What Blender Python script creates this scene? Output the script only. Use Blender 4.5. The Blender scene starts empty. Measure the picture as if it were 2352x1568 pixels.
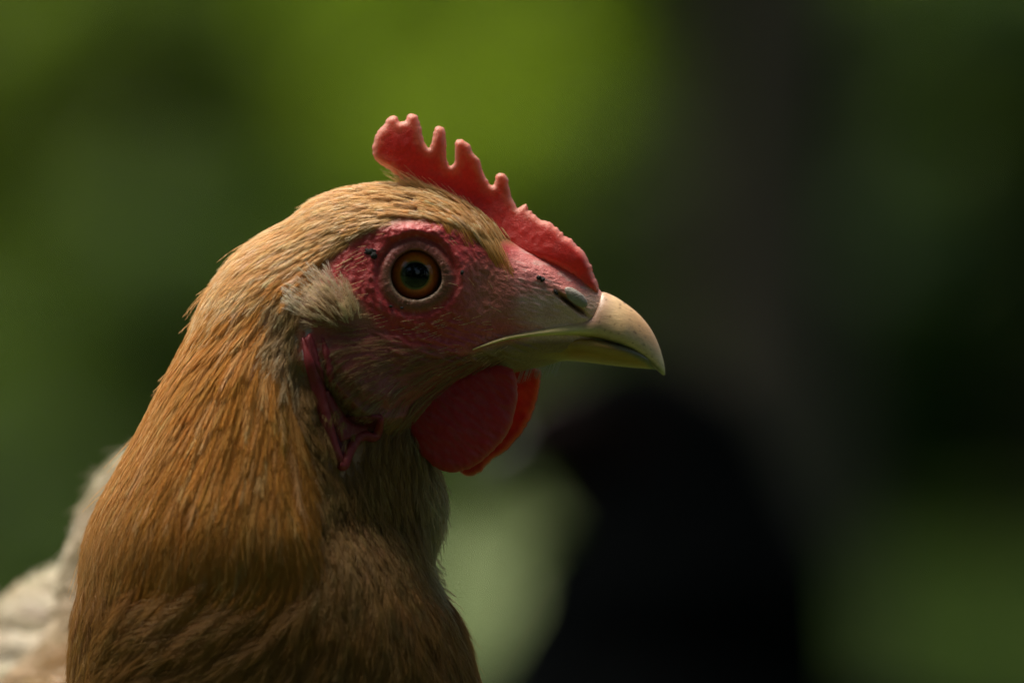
import bpy, bmesh, math
import numpy as np
from mathutils import Vector, Matrix
from mathutils.bvhtree import BVHTree
from mathutils.geometry import delaunay_2d_cdt

S = bpy.context.scene
C = S.collection
PI = math.pi
rng = np.random.default_rng(7)

# ------------------------------------------------------------------ camera, sky, sun, exposure
EYE_H = 0.40
cd = bpy.data.cameras.new('camera')
cam = bpy.data.objects.new('camera', cd); C.objects.link(cam)
cam.location = (0, -2.1, EYE_H); cam.rotation_euler = (PI/2, 0, 0)
cd.sensor_width = 22.2; cd.lens = 22.2*2.1/0.2352
cd.clip_start = 0.05; cd.clip_end = 600
cd.dof.use_dof = True; cd.dof.focus_distance = 2.1-0.012; cd.dof.aperture_fstop = 4.0
S.camera = cam

SUN_EL, SUN_AZ = 70.0, -50.0          # azimuth measured from +Y (away from the camera) towards +X
el, az = math.radians(SUN_EL), math.radians(SUN_AZ)
wd = bpy.data.worlds.new('World'); S.world = wd; wd.use_nodes = True
nt = wd.node_tree; nt.nodes.clear()
wo = nt.nodes.new('ShaderNodeOutputWorld'); bg = nt.nodes.new('ShaderNodeBackground')
sk = nt.nodes.new('ShaderNodeTexSky'); sk.sky_type = 'NISHITA'; sk.sun_disc = False
sk.sun_elevation = el; sk.sun_rotation = az; sk.air_density = 1.3; sk.dust_density = 2.5; sk.ozone_density = 0.7
bg.inputs['Strength'].default_value = 0.05
nt.links.new(sk.outputs[0], bg.inputs[0]); nt.links.new(bg.outputs[0], wo.inputs[0])
sl = bpy.data.lights.new('sun', 'SUN'); sl.energy = 5.0; sl.angle = math.radians(40); sl.color = (1, .93, .80)
sun = bpy.data.objects.new('sun', sl); C.objects.link(sun)
sdir = Vector((math.sin(az)*math.cos(el), math.cos(az)*math.cos(el), math.sin(el)))
sun.rotation_euler = sdir.to_track_quat('Z', 'Y').to_euler(); sun.location = sdir*20
vs = S.view_settings; vs.view_transform = 'Standard'; vs.look = 'None'; vs.gamma = 1; vs.use_curve_mapping = False
vs.exposure = 0.85
S.cycles.use_denoising = True
S.cycles.max_bounces = 8; S.cycles.diffuse_bounces = 3; S.cycles.transmission_bounces = 4
try: S.render.hair_type = 'STRIP'
except Exception: pass

# ------------------------------------------------------------------ helpers
def W(px, py, y=0.0):
    "a point of the hen's own plane (1 unit = 0.1 mm) as a place in metres"
    k = 1e-4*(2.1+y)/2.1
    return ((px-1176)*k, y, EYE_H+(784-py)*k)
def sstep(a, b, x):
    t = np.clip((x-a)/(b-a), 0, 1); return t*t*(3-2*t)
def fract(x): return x-np.floor(x)
def hash3(i, j, k):
    return fract(np.sin(i*127.1+j*311.7+k*74.7)*43758.5453)
def vnoise(x, y, z):
    i, j, k = np.floor(x), np.floor(y), np.floor(z); f, g, h = x-i, y-j, z-k
    f, g, h = f*f*(3-2*f), g*g*(3-2*g), h*h*(3-2*h); r = 0
    for a in (0, 1):
        for b in (0, 1):
            for c in (0, 1):
                r = r+hash3(i+a, j+b, k+c)*(f if a else 1-f)*(g if b else 1-g)*(h if c else 1-h)
    return r
def fbm(x, y, z, n=3):
    r, a, t = 0, .5, 0
    for q in range(n): r = r+a*vnoise(x*2**q, y*2**q, z*2**q+q*9); t += a; a *= .5
    return r/t
def crom(P, n, warp=None):
    P = np.asarray(P, float); m = len(P)
    t = np.linspace(0, m-1, n) if warp is None else warp
    i = np.clip(t.astype(int), 0, m-2); f = (t-i)[:, None]
    g = lambda q: P[np.clip(q, 0, m-1)]
    a, b, c, d = g(i-1), g(i), g(i+1), g(i+2)
    a = np.where((i == 0)[:, None], 2*b-c, a); d = np.where((i == m-2)[:, None], 2*c-b, d)
    return .5*((2*b)+(c-a)*f+(2*a-5*b+4*c-d)*f*f+(3*b-a-3*c+d)*f**3)
def inpoly(px, py, poly):
    r = np.zeros(np.shape(px), bool); n = len(poly)
    for i in range(n):
        x1, y1 = poly[i]; x2, y2 = poly[(i+1) % n]
        if y1 == y2: continue
        r ^= ((y1 > py) != (y2 > py)) & (px < (x2-x1)*(py-y1)/(y2-y1)+x1)
    return r
def segdist(px, py, line, closed=False):
    d = np.full(np.shape(px), 1e9); n = len(line)
    for i in range(n if closed else n-1):
        x1, y1 = line[i]; x2, y2 = line[(i+1) % n]; L = (x2-x1)**2+(y2-y1)**2+1e-9
        t = np.clip(((px-x1)*(x2-x1)+(py-y1)*(y2-y1))/L, 0, 1)
        d = np.minimum(d, np.hypot(px-x1-t*(x2-x1), py-y1-t*(y2-y1)))
    return d
def softpoly(px, py, poly, w):
    "1 well inside, 0 well outside, w wide"
    d = segdist(px, py, poly, True); s = np.where(inpoly(px, py, poly), d, -d)
    return sstep(-w, w, s)

def mesh(name, V, F, mats, parent=None, smooth=True, col=None, idx=None, uv=None):
    me = bpy.data.meshes.new(name)
    V = np.asarray(V, np.float32)
    if isinstance(F, np.ndarray):
        k = F.shape[1]
        me.vertices.add(len(V)); me.vertices.foreach_set('co', V.ravel())
        me.loops.add(F.size); me.loops.foreach_set('vertex_index', F.ravel().astype(np.int32))
        me.polygons.add(len(F)); me.polygons.foreach_set('loop_start', np.arange(0, F.size, k, dtype=np.int32))
        me.polygons.foreach_set('loop_total', np.full(len(F), k, np.int32))
        me.update(calc_edges=True); me.validate()
    else:
        me.from_pydata([tuple(map(float, v)) for v in V], [], F); me.update()
    if smooth: me.polygons.foreach_set('use_smooth', np.ones(len(me.polygons), bool))
    if col is not None:
        a = me.attributes.new('col', 'FLOAT_COLOR', 'POINT')
        c = np.ones((len(V), 4), np.float32); c[:, :3] = col; a.data.foreach_set('color', c.ravel())
    for m in (mats if isinstance(mats, (list, tuple)) else [mats]): me.materials.append(m)
    if idx is not None: me.polygons.foreach_set('material_index', np.asarray(idx, np.int32))
    o = bpy.data.objects.new(name, me); C.objects.link(o)
    if parent is not None: o.parent = parent
    return o
def strands(name, P, R, Ccol, mat, parent=None):
    "P (n,k,3) points, R (n,k) radii, Ccol (n,k,3)"
    n, k = P.shape[:2]
    cu = bpy.data.hair_curves.new(name); cu.add_curves([k]*n)
    cu.position_data.foreach_set('vector', P.astype(np.float32).ravel())
    ra = cu.attributes.get('radius') or cu.attributes.new('radius', 'FLOAT', 'POINT')
    ra.data.foreach_set('value', R.astype(np.float32).ravel())
    a = cu.attributes.new('col', 'FLOAT_COLOR', 'POINT')
    c = np.ones((n, k, 4), np.float32); c[:, :, :3] = Ccol; a.data.foreach_set('color', c.ravel())
    cu.materials.append(mat)
    o = bpy.data.objects.new(name, cu); C.objects.link(o); o['kind'] = 'stuff'
    if parent is not None: o.parent = parent
    return o
def empty(name, loc, label, cat, group=None, rz=0):
    o = bpy.data.objects.new(name, None); C.objects.link(o); o.location = loc; o.rotation_euler = (0, 0, rz)
    o.empty_display_size = .05
    o['label'] = label; o['category'] = cat
    if group: o['group'] = group
    return o

class M:
    "tiny node-material helper"
    def __init__(s, name):
        s.m = bpy.data.materials.new(name); s.m.use_nodes = True; s.t = s.m.node_tree; s.n = s.t.nodes
        s.b = s.n['Principled BSDF']; s.out = s.n['Material Output']
    def new(s, typ, **kw):
        q = s.n.new('ShaderNode'+typ)
        for a, b in kw.items():
            if a in ('op',): q.operation = b
            else: setattr(q, a, b)
        return q
    def link(s, a, b): s.t.links.new(a, b)
    def set(s, **kw):
        nm = dict(rough='Roughness', spec='Specular IOR Level', sss='Subsurface Weight', coat='Coat Weight', coatr='Coat Roughness', sheen='Sheen Weight')
        for a, b in kw.items():
            if a == 'col': s.b.inputs['Base Color'].default_value = (*b, 1)
            elif a == 'sssr': s.b.inputs['Subsurface Radius'].default_value = b
            elif a == 'ssss': s.b.inputs['Subsurface Scale'].default_value = b
            else: s.b.inputs[nm[a]].default_value = b
        return s
    def attr(s, name='col'):
        q = s.new('Attribute', attribute_name=name); return q.outputs['Color']
    def noise(s, scale, detail=3, rough=.5, stretch=None):
        tc = s.new('TexCoord'); out = tc.outputs['Object']
        if stretch:
            mp = s.new('Mapping'); mp.inputs['Scale'].default_value = stretch
            mp.inputs['Rotation'].default_value = (0, 0, 0); s.link(out, mp.inputs[0]); out = mp.outputs[0]
        q = s.new('TexNoise'); q.inputs['Scale'].default_value = scale; q.inputs['Detail'].default_value = detail
        q.inputs['Roughness'].default_value = rough; s.link(out, q.inputs['Vector']); return q.outputs['Fac']
    def bump(s, h, dist, strength=1.0):
        q = s.new('Bump'); q.inputs['Distance'].default_value = dist; q.inputs['Strength'].default_value = strength
        s.link(h, q.inputs['Height']); s.link(q.outputs[0], s.b.inputs['Normal']); return q
    def ramp(s, fac, stops):
        q = s.new('ValToRGB'); r = q.color_ramp
        while len(r.elements) < len(stops): r.elements.new(.5)
        for e, (p, c) in zip(r.elements, stops): e.position = p; e.color = (*c, 1)
        s.link(fac, q.inputs[0]); return q.outputs[0]
    def mul(s, col, fac, lo, hi):
        mr = s.new('MapRange'); mr.inputs['To Min'].default_value = lo; mr.inputs['To Max'].default_value = hi
        mr.inputs['From Min'].default_value = .25; mr.inputs['From Max'].default_value = .75
        s.link(fac, mr.inputs[0])
        v = s.new('VectorMath', op='SCALE'); s.link(col, v.inputs[0]); s.link(mr.outputs[0], v.inputs['Scale']); return v.outputs[0]
    def translucent(s, colsock, fac):
        tr = s.new('BsdfTranslucent'); mx = s.new('MixShader'); mx.inputs[0].default_value = fac
        s.link(colsock, tr.inputs[0]); s.link(s.b.outputs[0], mx.inputs[1]); s.link(tr.outputs[0], mx.inputs[2]); s.link(mx.outputs[0], s.out.inputs[0])

# ------------------------------------------------------------------ materials
def mat_leaf(name, stops, trans=.45, tcol=(.3, .5, .05)):
    m = M(name); oi = m.new('ObjectInfo')
    a = m.attr(); m.link(a, m.b.inputs['Base Color']); m.set(rough=.6, spec=.2)
    h = m.new('VectorMath', op='MULTIPLY'); m.link(a, h.inputs[0]); h.inputs[1].default_value = tcol
    m.translucent(h.outputs[0], trans); return m.m
leaf_mat = mat_leaf('leaf', None, .45, (1.35, 1.35, .6))
def mat_feather(name, tr=.25, rough=.55, spec=.3):
    m = M(name); a = m.attr(); m.link(a, m.b.inputs['Base Color']); m.set(rough=rough, spec=spec)
    m.translucent(a, tr); return m.m
feather_mat = mat_feather('feather'); black_feather_mat = mat_feather('black_feather', .0, .75, .03)
m = M('skin'); a = m.attr()
n1 = m.noise(2600, 3, .6); n2 = m.noise(900, 2, .5)
ad = m.new('Math', op='ADD'); m.link(n1, ad.inputs[0]); m.link(n2, ad.inputs[1])
m.bump(ad.outputs[0], .00035, .55); m.link(m.mul(a, n1, .8, 1.2), m.b.inputs['Base Color'])
m.set(rough=.42, spec=.45, sss=.12, sssr=(1, .3, .2), ssss=.0015); skin_mat = m.m
m = M('comb_flesh'); a = m.attr(); n1 = m.noise(1500, 4, .6); n2 = m.noise(3600, 2, .6)
ad = m.new('Math', op='ADD'); m.link(n1, ad.inputs[0]); m.link(n2, ad.inputs[1])
m.bump(ad.outputs[0], .00035, .5); c = m.mul(a, n1, .88, 1.14); m.link(c, m.b.inputs['Base Color'])
m.set(rough=.4, spec=.45, sss=.25, sssr=(1, .22, .12), ssss=.003); m.translucent(c, .32); comb_mat = m.m
m = M('wattle_flesh'); a = m.attr(); n1 = m.noise(700, 4, .6, (1, 1, .35)); n2 = m.noise(2500, 2, .6)
ad = m.new('Math', op='ADD'); m.link(n1, ad.inputs[0]); m.link(n2, ad.inputs[1])
m.bump(ad.outputs[0], .0003, .5); c = m.mul(a, n1, .9, 1.1); m.link(c, m.b.inputs['Base Color'])
m.set(rough=.45, spec=.4, sss=.15, sssr=(1, .2, .1), ssss=.002); m.translucent(c, .45); wattle_mat = m.m
m = M('beak_horn'); a = m.attr(); n1 = m.noise(1100, 4, .7, (.35, 1, 1)); n2 = m.noise(4000, 2, .6)
m.bump(n1, .0002, .5); m.link(m.mul(a, n1, .8, 1.14), m.b.inputs['Base Color'])
m.set(rough=.38, spec=.5, sss=.1, sssr=(1, .6, .3), ssss=.001); beak_mat = m.m
m = M('eye_ball'); tc = m.new('TexCoord'); sp = m.new('SeparateXYZ'); m.link(tc.outputs['Object'], sp.inputs[0])
cx = m.new('CombineXYZ'); m.link(sp.outputs[0], cx.inputs[0]); m.link(sp.outputs[2], cx.inputs[2])
ln = m.new('VectorMath', op='LENGTH'); m.link(cx.outputs[0], ln.inputs[0])
mr = m.new('MapRange'); mr.inputs['From Max'].default_value = .0062; m.link(ln.outputs['Value'], mr.inputs[0])
c = m.ramp(mr.outputs[0], [(0, (.002, .002, .002)), (.46, (.004, .008, .003)), (.51, (.06, .055, .005)), (.58, (.52, .14, .009)), (.79, (.46, .085, .006)), (.89, (.10, .03, .006)), (.97, (.006, .004, .004))])
n1 = m.noise(1200, 3); m.link(m.mul(c, n1, .75, 1.25), m.b.inputs['Base Color'])
m.set(rough=.35, spec=.4, coat=.8, coatr=.04); eye_mat = m.m
m = M('pupil_black'); m.set(col=(.001, .0015, .002), rough=.2, spec=.12, coat=.7, coatr=.04); pupil_mat = m.m
m = M('dry_dirt'); m.set(col=(.012, .011, .009), rough=.8); n1 = m.noise(3000); m.bump(n1, .0003); dirt_mat = m.m
m = M('leg_scales'); v = m.new('TexVoronoi'); v.inputs['Scale'].default_value = 300; tc = m.new('TexCoord'); m.link(tc.outputs['Object'], v.inputs[0])
m.bump(v.outputs[0], .0006); m.set(col=(.45, .32, .1), rough=.5); leg_mat = m.m
m = M('trunk_bark'); n1 = m.noise(14, 6, .65, (1, 1, .18)); c = m.ramp(n1, [(.3, (.045, .032, .02)), (.55, (.11, .084, .055)), (.8, (.17, .135, .095))])
m.link(c, m.b.inputs['Base Color']); m.bump(n1, .03); m.set(rough=.9, spec=.2); bark_mat = m.m
m = M('lawn'); n1 = m.noise(.8, 4); n2 = m.noise(60, 4)
c = m.ramp(n1, [(.3, (.03, .06, .015)), (.7, (.06, .09, .022))]); m.link(m.mul(c, n2, .6, 1.4), m.b.inputs['Base Color'])
m.bump(n2, .02); m.set(rough=.9, spec=.1); lawn_mat = m.m
m = M('sunlit_lawn'); n1 = m.noise(1.5, 4); n2 = m.noise(50, 4)  # sunlight on the lawn, put into a paler grass colour
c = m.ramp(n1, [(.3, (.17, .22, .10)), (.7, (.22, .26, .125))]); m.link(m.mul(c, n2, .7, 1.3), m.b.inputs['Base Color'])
m.bump(n2, .01); m.set(rough=.9, spec=.1); sunlit_lawn_mat = m.m

# ------------------------------------------------------------------ the setting
def sheet_ground():
    xs = np.concatenate([-np.geomspace(300, 1, 24), np.linspace(-.9, .9, 13), np.geomspace(1, 300, 24)])
    ys = np.concatenate([-np.geomspace(300, 4, 20), np.linspace(-3, 30, 80), np.geomspace(31, 300, 16)])
    X, Y = np.meshgrid(xs, ys); n = len(xs)
    Z = -.02*vnoise(X*.6, Y*.6, X*0)*sstep(4.5, 7, np.hypot(X, Y-1))
    i = np.arange(len(ys)-1)[:, None]*n+np.arange(n-1)[None]
    F = np.stack([i, i+1, i+n+1, i+n], -1).reshape(-1, 4)
    o = mesh('ground', np.stack([X, Y, Z], -1).reshape(-1, 3), F, lawn_mat); o['kind'] = 'structure'; return o
sheet_ground()
def sunlit_strip():
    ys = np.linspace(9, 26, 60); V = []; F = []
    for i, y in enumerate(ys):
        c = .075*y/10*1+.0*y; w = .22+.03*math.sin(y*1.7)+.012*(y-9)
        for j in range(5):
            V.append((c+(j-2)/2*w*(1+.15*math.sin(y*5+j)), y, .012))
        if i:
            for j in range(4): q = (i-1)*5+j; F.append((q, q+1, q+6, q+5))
    o = mesh('strip', V, F, sunlit_lawn_mat); o['kind'] = 'structure'  # sunlit stretch of lawn laid as a pale strip, its light in the colour
sunlit_strip()

def grass():
    n = 90000
    x = rng.uniform(-4, 4, n); y = rng.uniform(-1.2, 17, n)
    keep = (np.abs(x-.0075*y) > .22+.012*(y-9)) | (y < 9) | (rng.random(n) < .1)
    x, y = x[keep], y[keep]; n = len(x)
    h = rng.uniform(.02, .055, n)*(1+.6*vnoise(x*2, y*2, x*0)); a = rng.uniform(0, 2*PI, n); w = rng.uniform(.0015, .003, n)
    lx, ly = rng.normal(0, .35, n)*h, rng.normal(0, .35, n)*h
    cx, cy = np.cos(a)*w, np.sin(a)*w; z = np.full(n, -.02)
    V = np.stack([np.stack([x-cx, y-cy, z], -1), np.stack([x+cx, y+cy, z], -1), np.stack([x+lx*.5, y+ly*.5, h*.6], -1), np.stack([x+lx*1.3, y+ly*1.3, h], -1)], 1)
    b = np.arange(n)[:, None]*4
    F = np.concatenate([b+np.array([[0, 1, 2]]), b+np.array([[1, 3, 2]])], 0)
    g = rng.uniform(.7, 1.3, n)[:, None]; yl = rng.random(n)[:, None]**3
    c = (np.array([.035, .075, .022])*(1-yl)+np.array([.12, .13, .05])*yl)*g
    o = mesh('grass', V.reshape(-1, 3), F, leaf_mat, smooth=False, col=np.repeat(c, 4, 0))
    o['kind'] = 'stuff'; o['label'] = 'short green lawn grass growing behind and below the hens'; o['category'] = 'grass'
grass()

def tube(strip, radii, n=10, cap=True):
    strip = [Vector(p) for p in strip]; V = []; F = []; ref = None
    for i, p in enumerate(strip):
        d = (strip[min(i+1, len(strip)-1)]-strip[max(i-1, 0)]).normalized()
        if ref is None: ref = d.orthogonal().normalized()
        ref = (ref-d*ref.dot(d)).normalized(); bi = d.cross(ref)
        for j in range(n):
            a = 2*PI*j/n; V.append(p+(ref*math.cos(a)+bi*math.sin(a))*radii[i])
        if i:
            for j in range(n): F.append(((i-1)*n+j, (i-1)*n+(j+1) % n, i*n+(j+1) % n, i*n+j))
    if cap:
        V.append(strip[0]); V.append(strip[-1]); a = len(V)-2
        for j in range(n): F.append((a, (j+1) % n, j)); F.append((a+1, (len(strip)-1)*n+j, (len(strip)-1)*n+(j+1) % n))
    return [tuple(v) for v in V], F
def join(parts):
    V = []; F = []
    for v, f in parts:
        b = len(V); V += list(v); F += [tuple(q+b for q in p) for p in f]
    return V, F
def leaves(name, parent, clumps, n, size, cols, spread=1.0):
    "leaf-sized faces through a set of clump ellipsoids (cx,cy,cz,rx,ry,rz)"
    cl = np.array(clumps, float); vol = (cl[:, 3]*cl[:, 4]*cl[:, 5])**(2/3.); k = rng.choice(len(cl), n, p=vol/vol.sum())
    d = rng.normal(size=(n, 3)); d /= np.linalg.norm(d, axis=1)[:, None]
    r = rng.random(n)**.45*(1+.22*(vnoise(d[:, 0]*3+k*7, d[:, 1]*3, d[:, 2]*3)-.5)*2)
    P = cl[k, :3]+d*r[:, None]*cl[k, 3:]
    P[:, 2] = np.maximum(P[:, 2], .04)
    nrm = d+rng.normal(0, .7, (n, 3))+np.array([0, 0, .5]); nrm /= np.linalg.norm(nrm, axis=1)[:, None]
    t = np.cross(nrm, rng.normal(size=(n, 3))); t /= np.linalg.norm(t, axis=1)[:, None]; b = np.cross(nrm, t)
    s = size*rng.uniform(.6, 1.3, n)[:, None]
    V = np.stack([P-t*s, P+b*s*.42+nrm*s*.1, P+t*s, P-b*s*.42+nrm*s*.1], 1)
    F = np.arange(n*4).reshape(-1, 4)
    c0, c1 = np.array(cols[0]), np.array(cols[1]); m_ = np.clip(rng.random(n)*.5+.6*hash3(k*1., k*2., 3.), 0, 1)[:, None]
    c = (c0*(1-m_)+c1*m_)*rng.uniform(.75, 1.2, n)[:, None]
    return mesh(name, V.reshape(-1, 3), F, leaf_mat, parent, smooth=False, col=np.repeat(c, 4, 0))
def shrub(x, y, r, h, cols, label, nl=9000, size=.035, group=None, name='shrub', cat='shrub'):
    e = empty(name, (x, y, 0), label, cat, group)
    st = []
    for i in range(7):
        a = i*2.4+rng.random(); q = r*rng.uniform(.3, .6)
        p = [(0.03*math.cos(a), .03*math.sin(a), -.03), (q*.4*math.cos(a), q*.4*math.sin(a), h*.3), (q*math.cos(a), q*math.sin(a), h*.75)]
        st.append(tube(p, [.018, .012, .005], 6))
    mesh('stem', *join(st), bark_mat, e)
    cl = []
    for i in range(16):
        a = rng.uniform(0, 2*PI); q = r*math.sqrt(rng.random())*.72; z = h*rng.uniform(.12, .86)
        s = r*rng.uniform(.28, .5); cl.append((q*math.cos(a), q*math.sin(a), z, s, s, s*.8))
    leaves('foliage', e, cl, nl, size, cols); return e
def tree(x, y, r0, h, crown_z, crown_r, cols, label, nl=14000, lean=(0, 0), name='tree', group=None, size=.06):
    e = empty(name, (x, y, 0), label, 'tree', group)
    P = []; R = []
    for i in range(15):
        t = i/14; z = -.05+t*h
        P.append((lean[0]*t*h+.03*math.sin(t*9+x), lean[1]*t*h+.03*math.cos(t*7+y), z)); R.append(r0*(1+.6*math.exp(-z*5))*(1-.72*t))
    V, F = tube(P, R, 20)
    V = [(v[0]+.05*r0*math.sin(11*v[2]+9*v[0]), v[1]+.05*r0*math.sin(9*v[2]+13*v[1]), v[2]) for v in V]
    mesh('trunk', V, F, bark_mat, e)
    cl = []
    for i in range(9):
        a = i*2.399+x; z0 = crown_z*.8+(h-crown_z*.8)*i/10; k = int(z0/h*14); b = Vector(P[min(k, 14)])
        L = crown_r*rng.uniform(.6, 1)*(1-.3*i/9); tip = b+Vector((math.cos(a)*L, math.sin(a)*L, L*.45))
        mid = b.lerp(tip, .5)+Vector((0, 0, -L*.08)); rr = R[min(k, 14)]*.5
        mesh('limb', *tube([b, mid, tip], [rr, rr*.6, rr*.2], 8), bark_mat, e)
        for t in (.6, 1.0):
            c = b.lerp(tip, t); s = crown_r*rng.uniform(.3, .48); cl.append((c.x, c.y, c.z, s, s, s*.7))
    leaves('crown', e, cl, nl, size, cols); return e

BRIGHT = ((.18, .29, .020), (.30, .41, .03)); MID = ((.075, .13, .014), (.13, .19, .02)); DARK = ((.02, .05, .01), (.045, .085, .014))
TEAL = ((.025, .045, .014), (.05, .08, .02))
# trunk standing behind the hens (its crown is above the picture)
tree(.222, 6.6, .074, 5.2, 3.6, 1.9, MID, 'tree with a slim grey-brown trunk rising right of centre behind the hens', lean=(.0, .0))
tree(-.9, -3.6, .15, 6.5, 3.6, 2.6, MID, 'unseen spreading tree added above and behind the photographer to shade the front', 16000, size=.11)  # unseen tree added so its crown holds back sky light from the front
tree(1.9, -3.2, .14, 6.2, 3.4, 2.4, MID, 'second unseen spreading tree, added right of and behind the photographer to shade the front', 14000, size=.11)  # another crown added out of view, darkening the hen's near side
# belt of shrubs
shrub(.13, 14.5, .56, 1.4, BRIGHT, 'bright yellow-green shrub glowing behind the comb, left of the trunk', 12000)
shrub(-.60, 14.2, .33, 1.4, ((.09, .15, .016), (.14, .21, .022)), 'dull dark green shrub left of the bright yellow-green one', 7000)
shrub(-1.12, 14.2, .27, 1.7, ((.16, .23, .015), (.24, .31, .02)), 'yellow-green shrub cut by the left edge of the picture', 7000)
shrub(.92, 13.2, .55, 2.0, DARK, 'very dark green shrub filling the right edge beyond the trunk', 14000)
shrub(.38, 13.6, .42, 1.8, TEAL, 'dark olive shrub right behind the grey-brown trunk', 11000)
shrub(-.80, 12.4, .26, .20, ((.045, .085, .015), (.08, .13, .03)), 'low leafy clump on the lawn at the left edge behind the hen', 5000, .02, name='leafy_clump', cat='plant')
wx = [(-1.75, 14.8, MID, 'mid green shrub, first beyond the left edge of the picture'), (-2.7, 15.2, DARK, 'dark green shrub, second beyond the left edge of the picture'), (-3.7, 15.6, MID, 'mid green shrub at the far left end of the belt'),
      (1.9, 14.4, MID, 'mid green shrub, first beyond the right edge of the picture'), (2.9, 15.2, DARK, 'dark green shrub, second beyond the right edge of the picture'), (3.9, 14.8, MID, 'mid green shrub at the far right end of the belt')]
for i, (x, y, c_, lb_) in enumerate(wx):
    shrub(x, y, .68, 1.8, c_, lb_, 6500, .05, 'shrubs of the belt beyond the lawn')
shrub(-.50, 13.2, .40, .62, ((.05, .095, .013), (.085, .14, .02)), 'low wide dull green bush in front of the taller shrubs, left of centre', 8000, .025)
shrub(-1.02, 13.3, .32, .50, ((.07, .13, .02), (.12, .19, .03)), 'low dark green bush in front of the shrubs at the left edge', 6000, .025)
shrub(-.42, 15.3, .30, 1.2, ((.13, .21, .02), (.20, .29, .03)), 'small mid green shrub filling the gap left of the bright shrub', 7000)
shrub(-.55, 16.4, .6, 1.4, MID, 'mid green shrub in the second row, between the dull and the bright shrub', 8000, .05)
def hedge_mass(name, x0, x1, y0, y1, h, n, cols, label, cat, r=1.0, size=.13):
    cl = []
    for i in range(int(n/250)):
        cl.append((rng.uniform(x0, x1), rng.uniform(y0, y1), h*rng.uniform(.02, .95), .8*r, .6*r, .55*r))
    o = leaves(name, None, cl, n, size, cols); o['kind'] = 'stuff'; o['label'] = label; o['category'] = cat; return o
hedge_mass('forest_mass', -12, 12, 22.5, 25, 4.5, 70000, DARK, 'dark mass of foliage closing the view behind the trees', 'forest', 1.0, .17)
hedge_mass('hedge', -9, 9, -7, -5, 4.2, 22000, DARK, 'tall dark hedge added unseen behind the photographer to block low sky light', 'hedge', 1.0, .17)  # unseen hedge put in to block low sky light from the front
hedge_mass('undergrowth', -5, 5, 16.4, 17.6, 1.6, 26000, MID, 'low dark undergrowth filling the gaps behind the shrubs', 'undergrowth', .6, .08)

# ------------------------------------------------------------------ the hen: outline traced in 0.1 mm units, rebuilt as a lofted solid
ST = [ # top x,y   bottom x,y   half width (mm)
 (1404, 700, 1345, 812, 4.8), (1376, 664, 1306, 824, 6.75), (1334, 628, 1262, 838, 8.3), (1255, 588, 1205, 851, 10.6), (1172, 548, 1150, 864, 13.2), (1100, 492, 1100, 886, 15.2),
 (1020, 447, 1042, 924, 16.6), (930, 431, 1000, 975, 17.4), (838, 431, 985, 1015, 18.0), (738, 457, 985, 1055, 19.0),
 (668, 509, 995, 1085, 20.5), (603, 545, 1005, 1120, 22), (535, 600, 1010, 1150, 24), (476, 684, 1008, 1185, 26),
 (428, 793, 998, 1225, 29), (378, 890, 985, 1265, 32), (328, 988, 982, 1300, 35), (278, 1080, 990, 1335, 38),
 (228, 1174, 1008, 1375, 40), (202, 1262, 1032, 1420, 41.5), (192, 1355, 1052, 1475, 42.5), (186, 1452, 1070, 1540, 43),
 (182, 1560, 1088, 1610, 43.5), (178, 1700, 1120, 1720, 44), (330, 1770, 980, 1790, 27)]
EYE = (956, 632)
JAW = [(1200, 845), (1120, 868), (1040, 905), (960, 948), (900, 965), (840, 950), (790, 900), (750, 850), (700, 830)]
CAPE = [(640, 770), (655, 850), (672, 950), (700, 1060), (722, 1160), (718, 1290)]
def base_disp(px, py):
    "how far (mm) the surface stands proud of the plain loft"
    d = np.zeros_like(px)
    jx, jy = zip(*JAW[::-1]); jl = np.interp(px, jx, jy)
    below = sstep(-6, 34, py-jl)*sstep(1215, 1150, px)*sstep(1330, 1180, py)
    cx_ = np.interp(py, [c[1] for c in CAPE], [c[0] for c in CAPE]); front = sstep(-8, 34, px-cx_)*sstep(760, 860, py)
    d -= (1.5+4.5*sstep(700, 850, px))*below*front
    d += 1.4*sstep(18, 60, jl-py)*sstep(700, 800, px)*sstep(760, 820, py)          # cheek
    d += 2.0*(1-sstep(-10, 30, px-cx_))*sstep(740, 900, py)*sstep(200, 420, px)*sstep(1350, 1200, py)   # cape of the hackle
    d += 2.6*np.exp(-(((px-755)/62)**2+((py-708)/48)**2))                          # ear fluff
    # breast mound pushing out under the throat
    d += .3*np.exp(-(((px-560)/260)**2+((py-1480)/110)**2))
    return d
def eye_r(px, py):
    ex, ey = px-EYE[0], py-EYE[1]; an = np.arctan2(ey, ex); r = np.hypot(ex, ey)
    q = 1+.075*np.maximum(0, np.cos(an-.35))**6-.035*np.maximum(0, np.cos(an+2.5))**2-.03*np.maximum(0, np.cos(an+.75))**3+.02*(vnoise(an*5+20, r/30, r*0)-.5)
    return r/q, an
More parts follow.
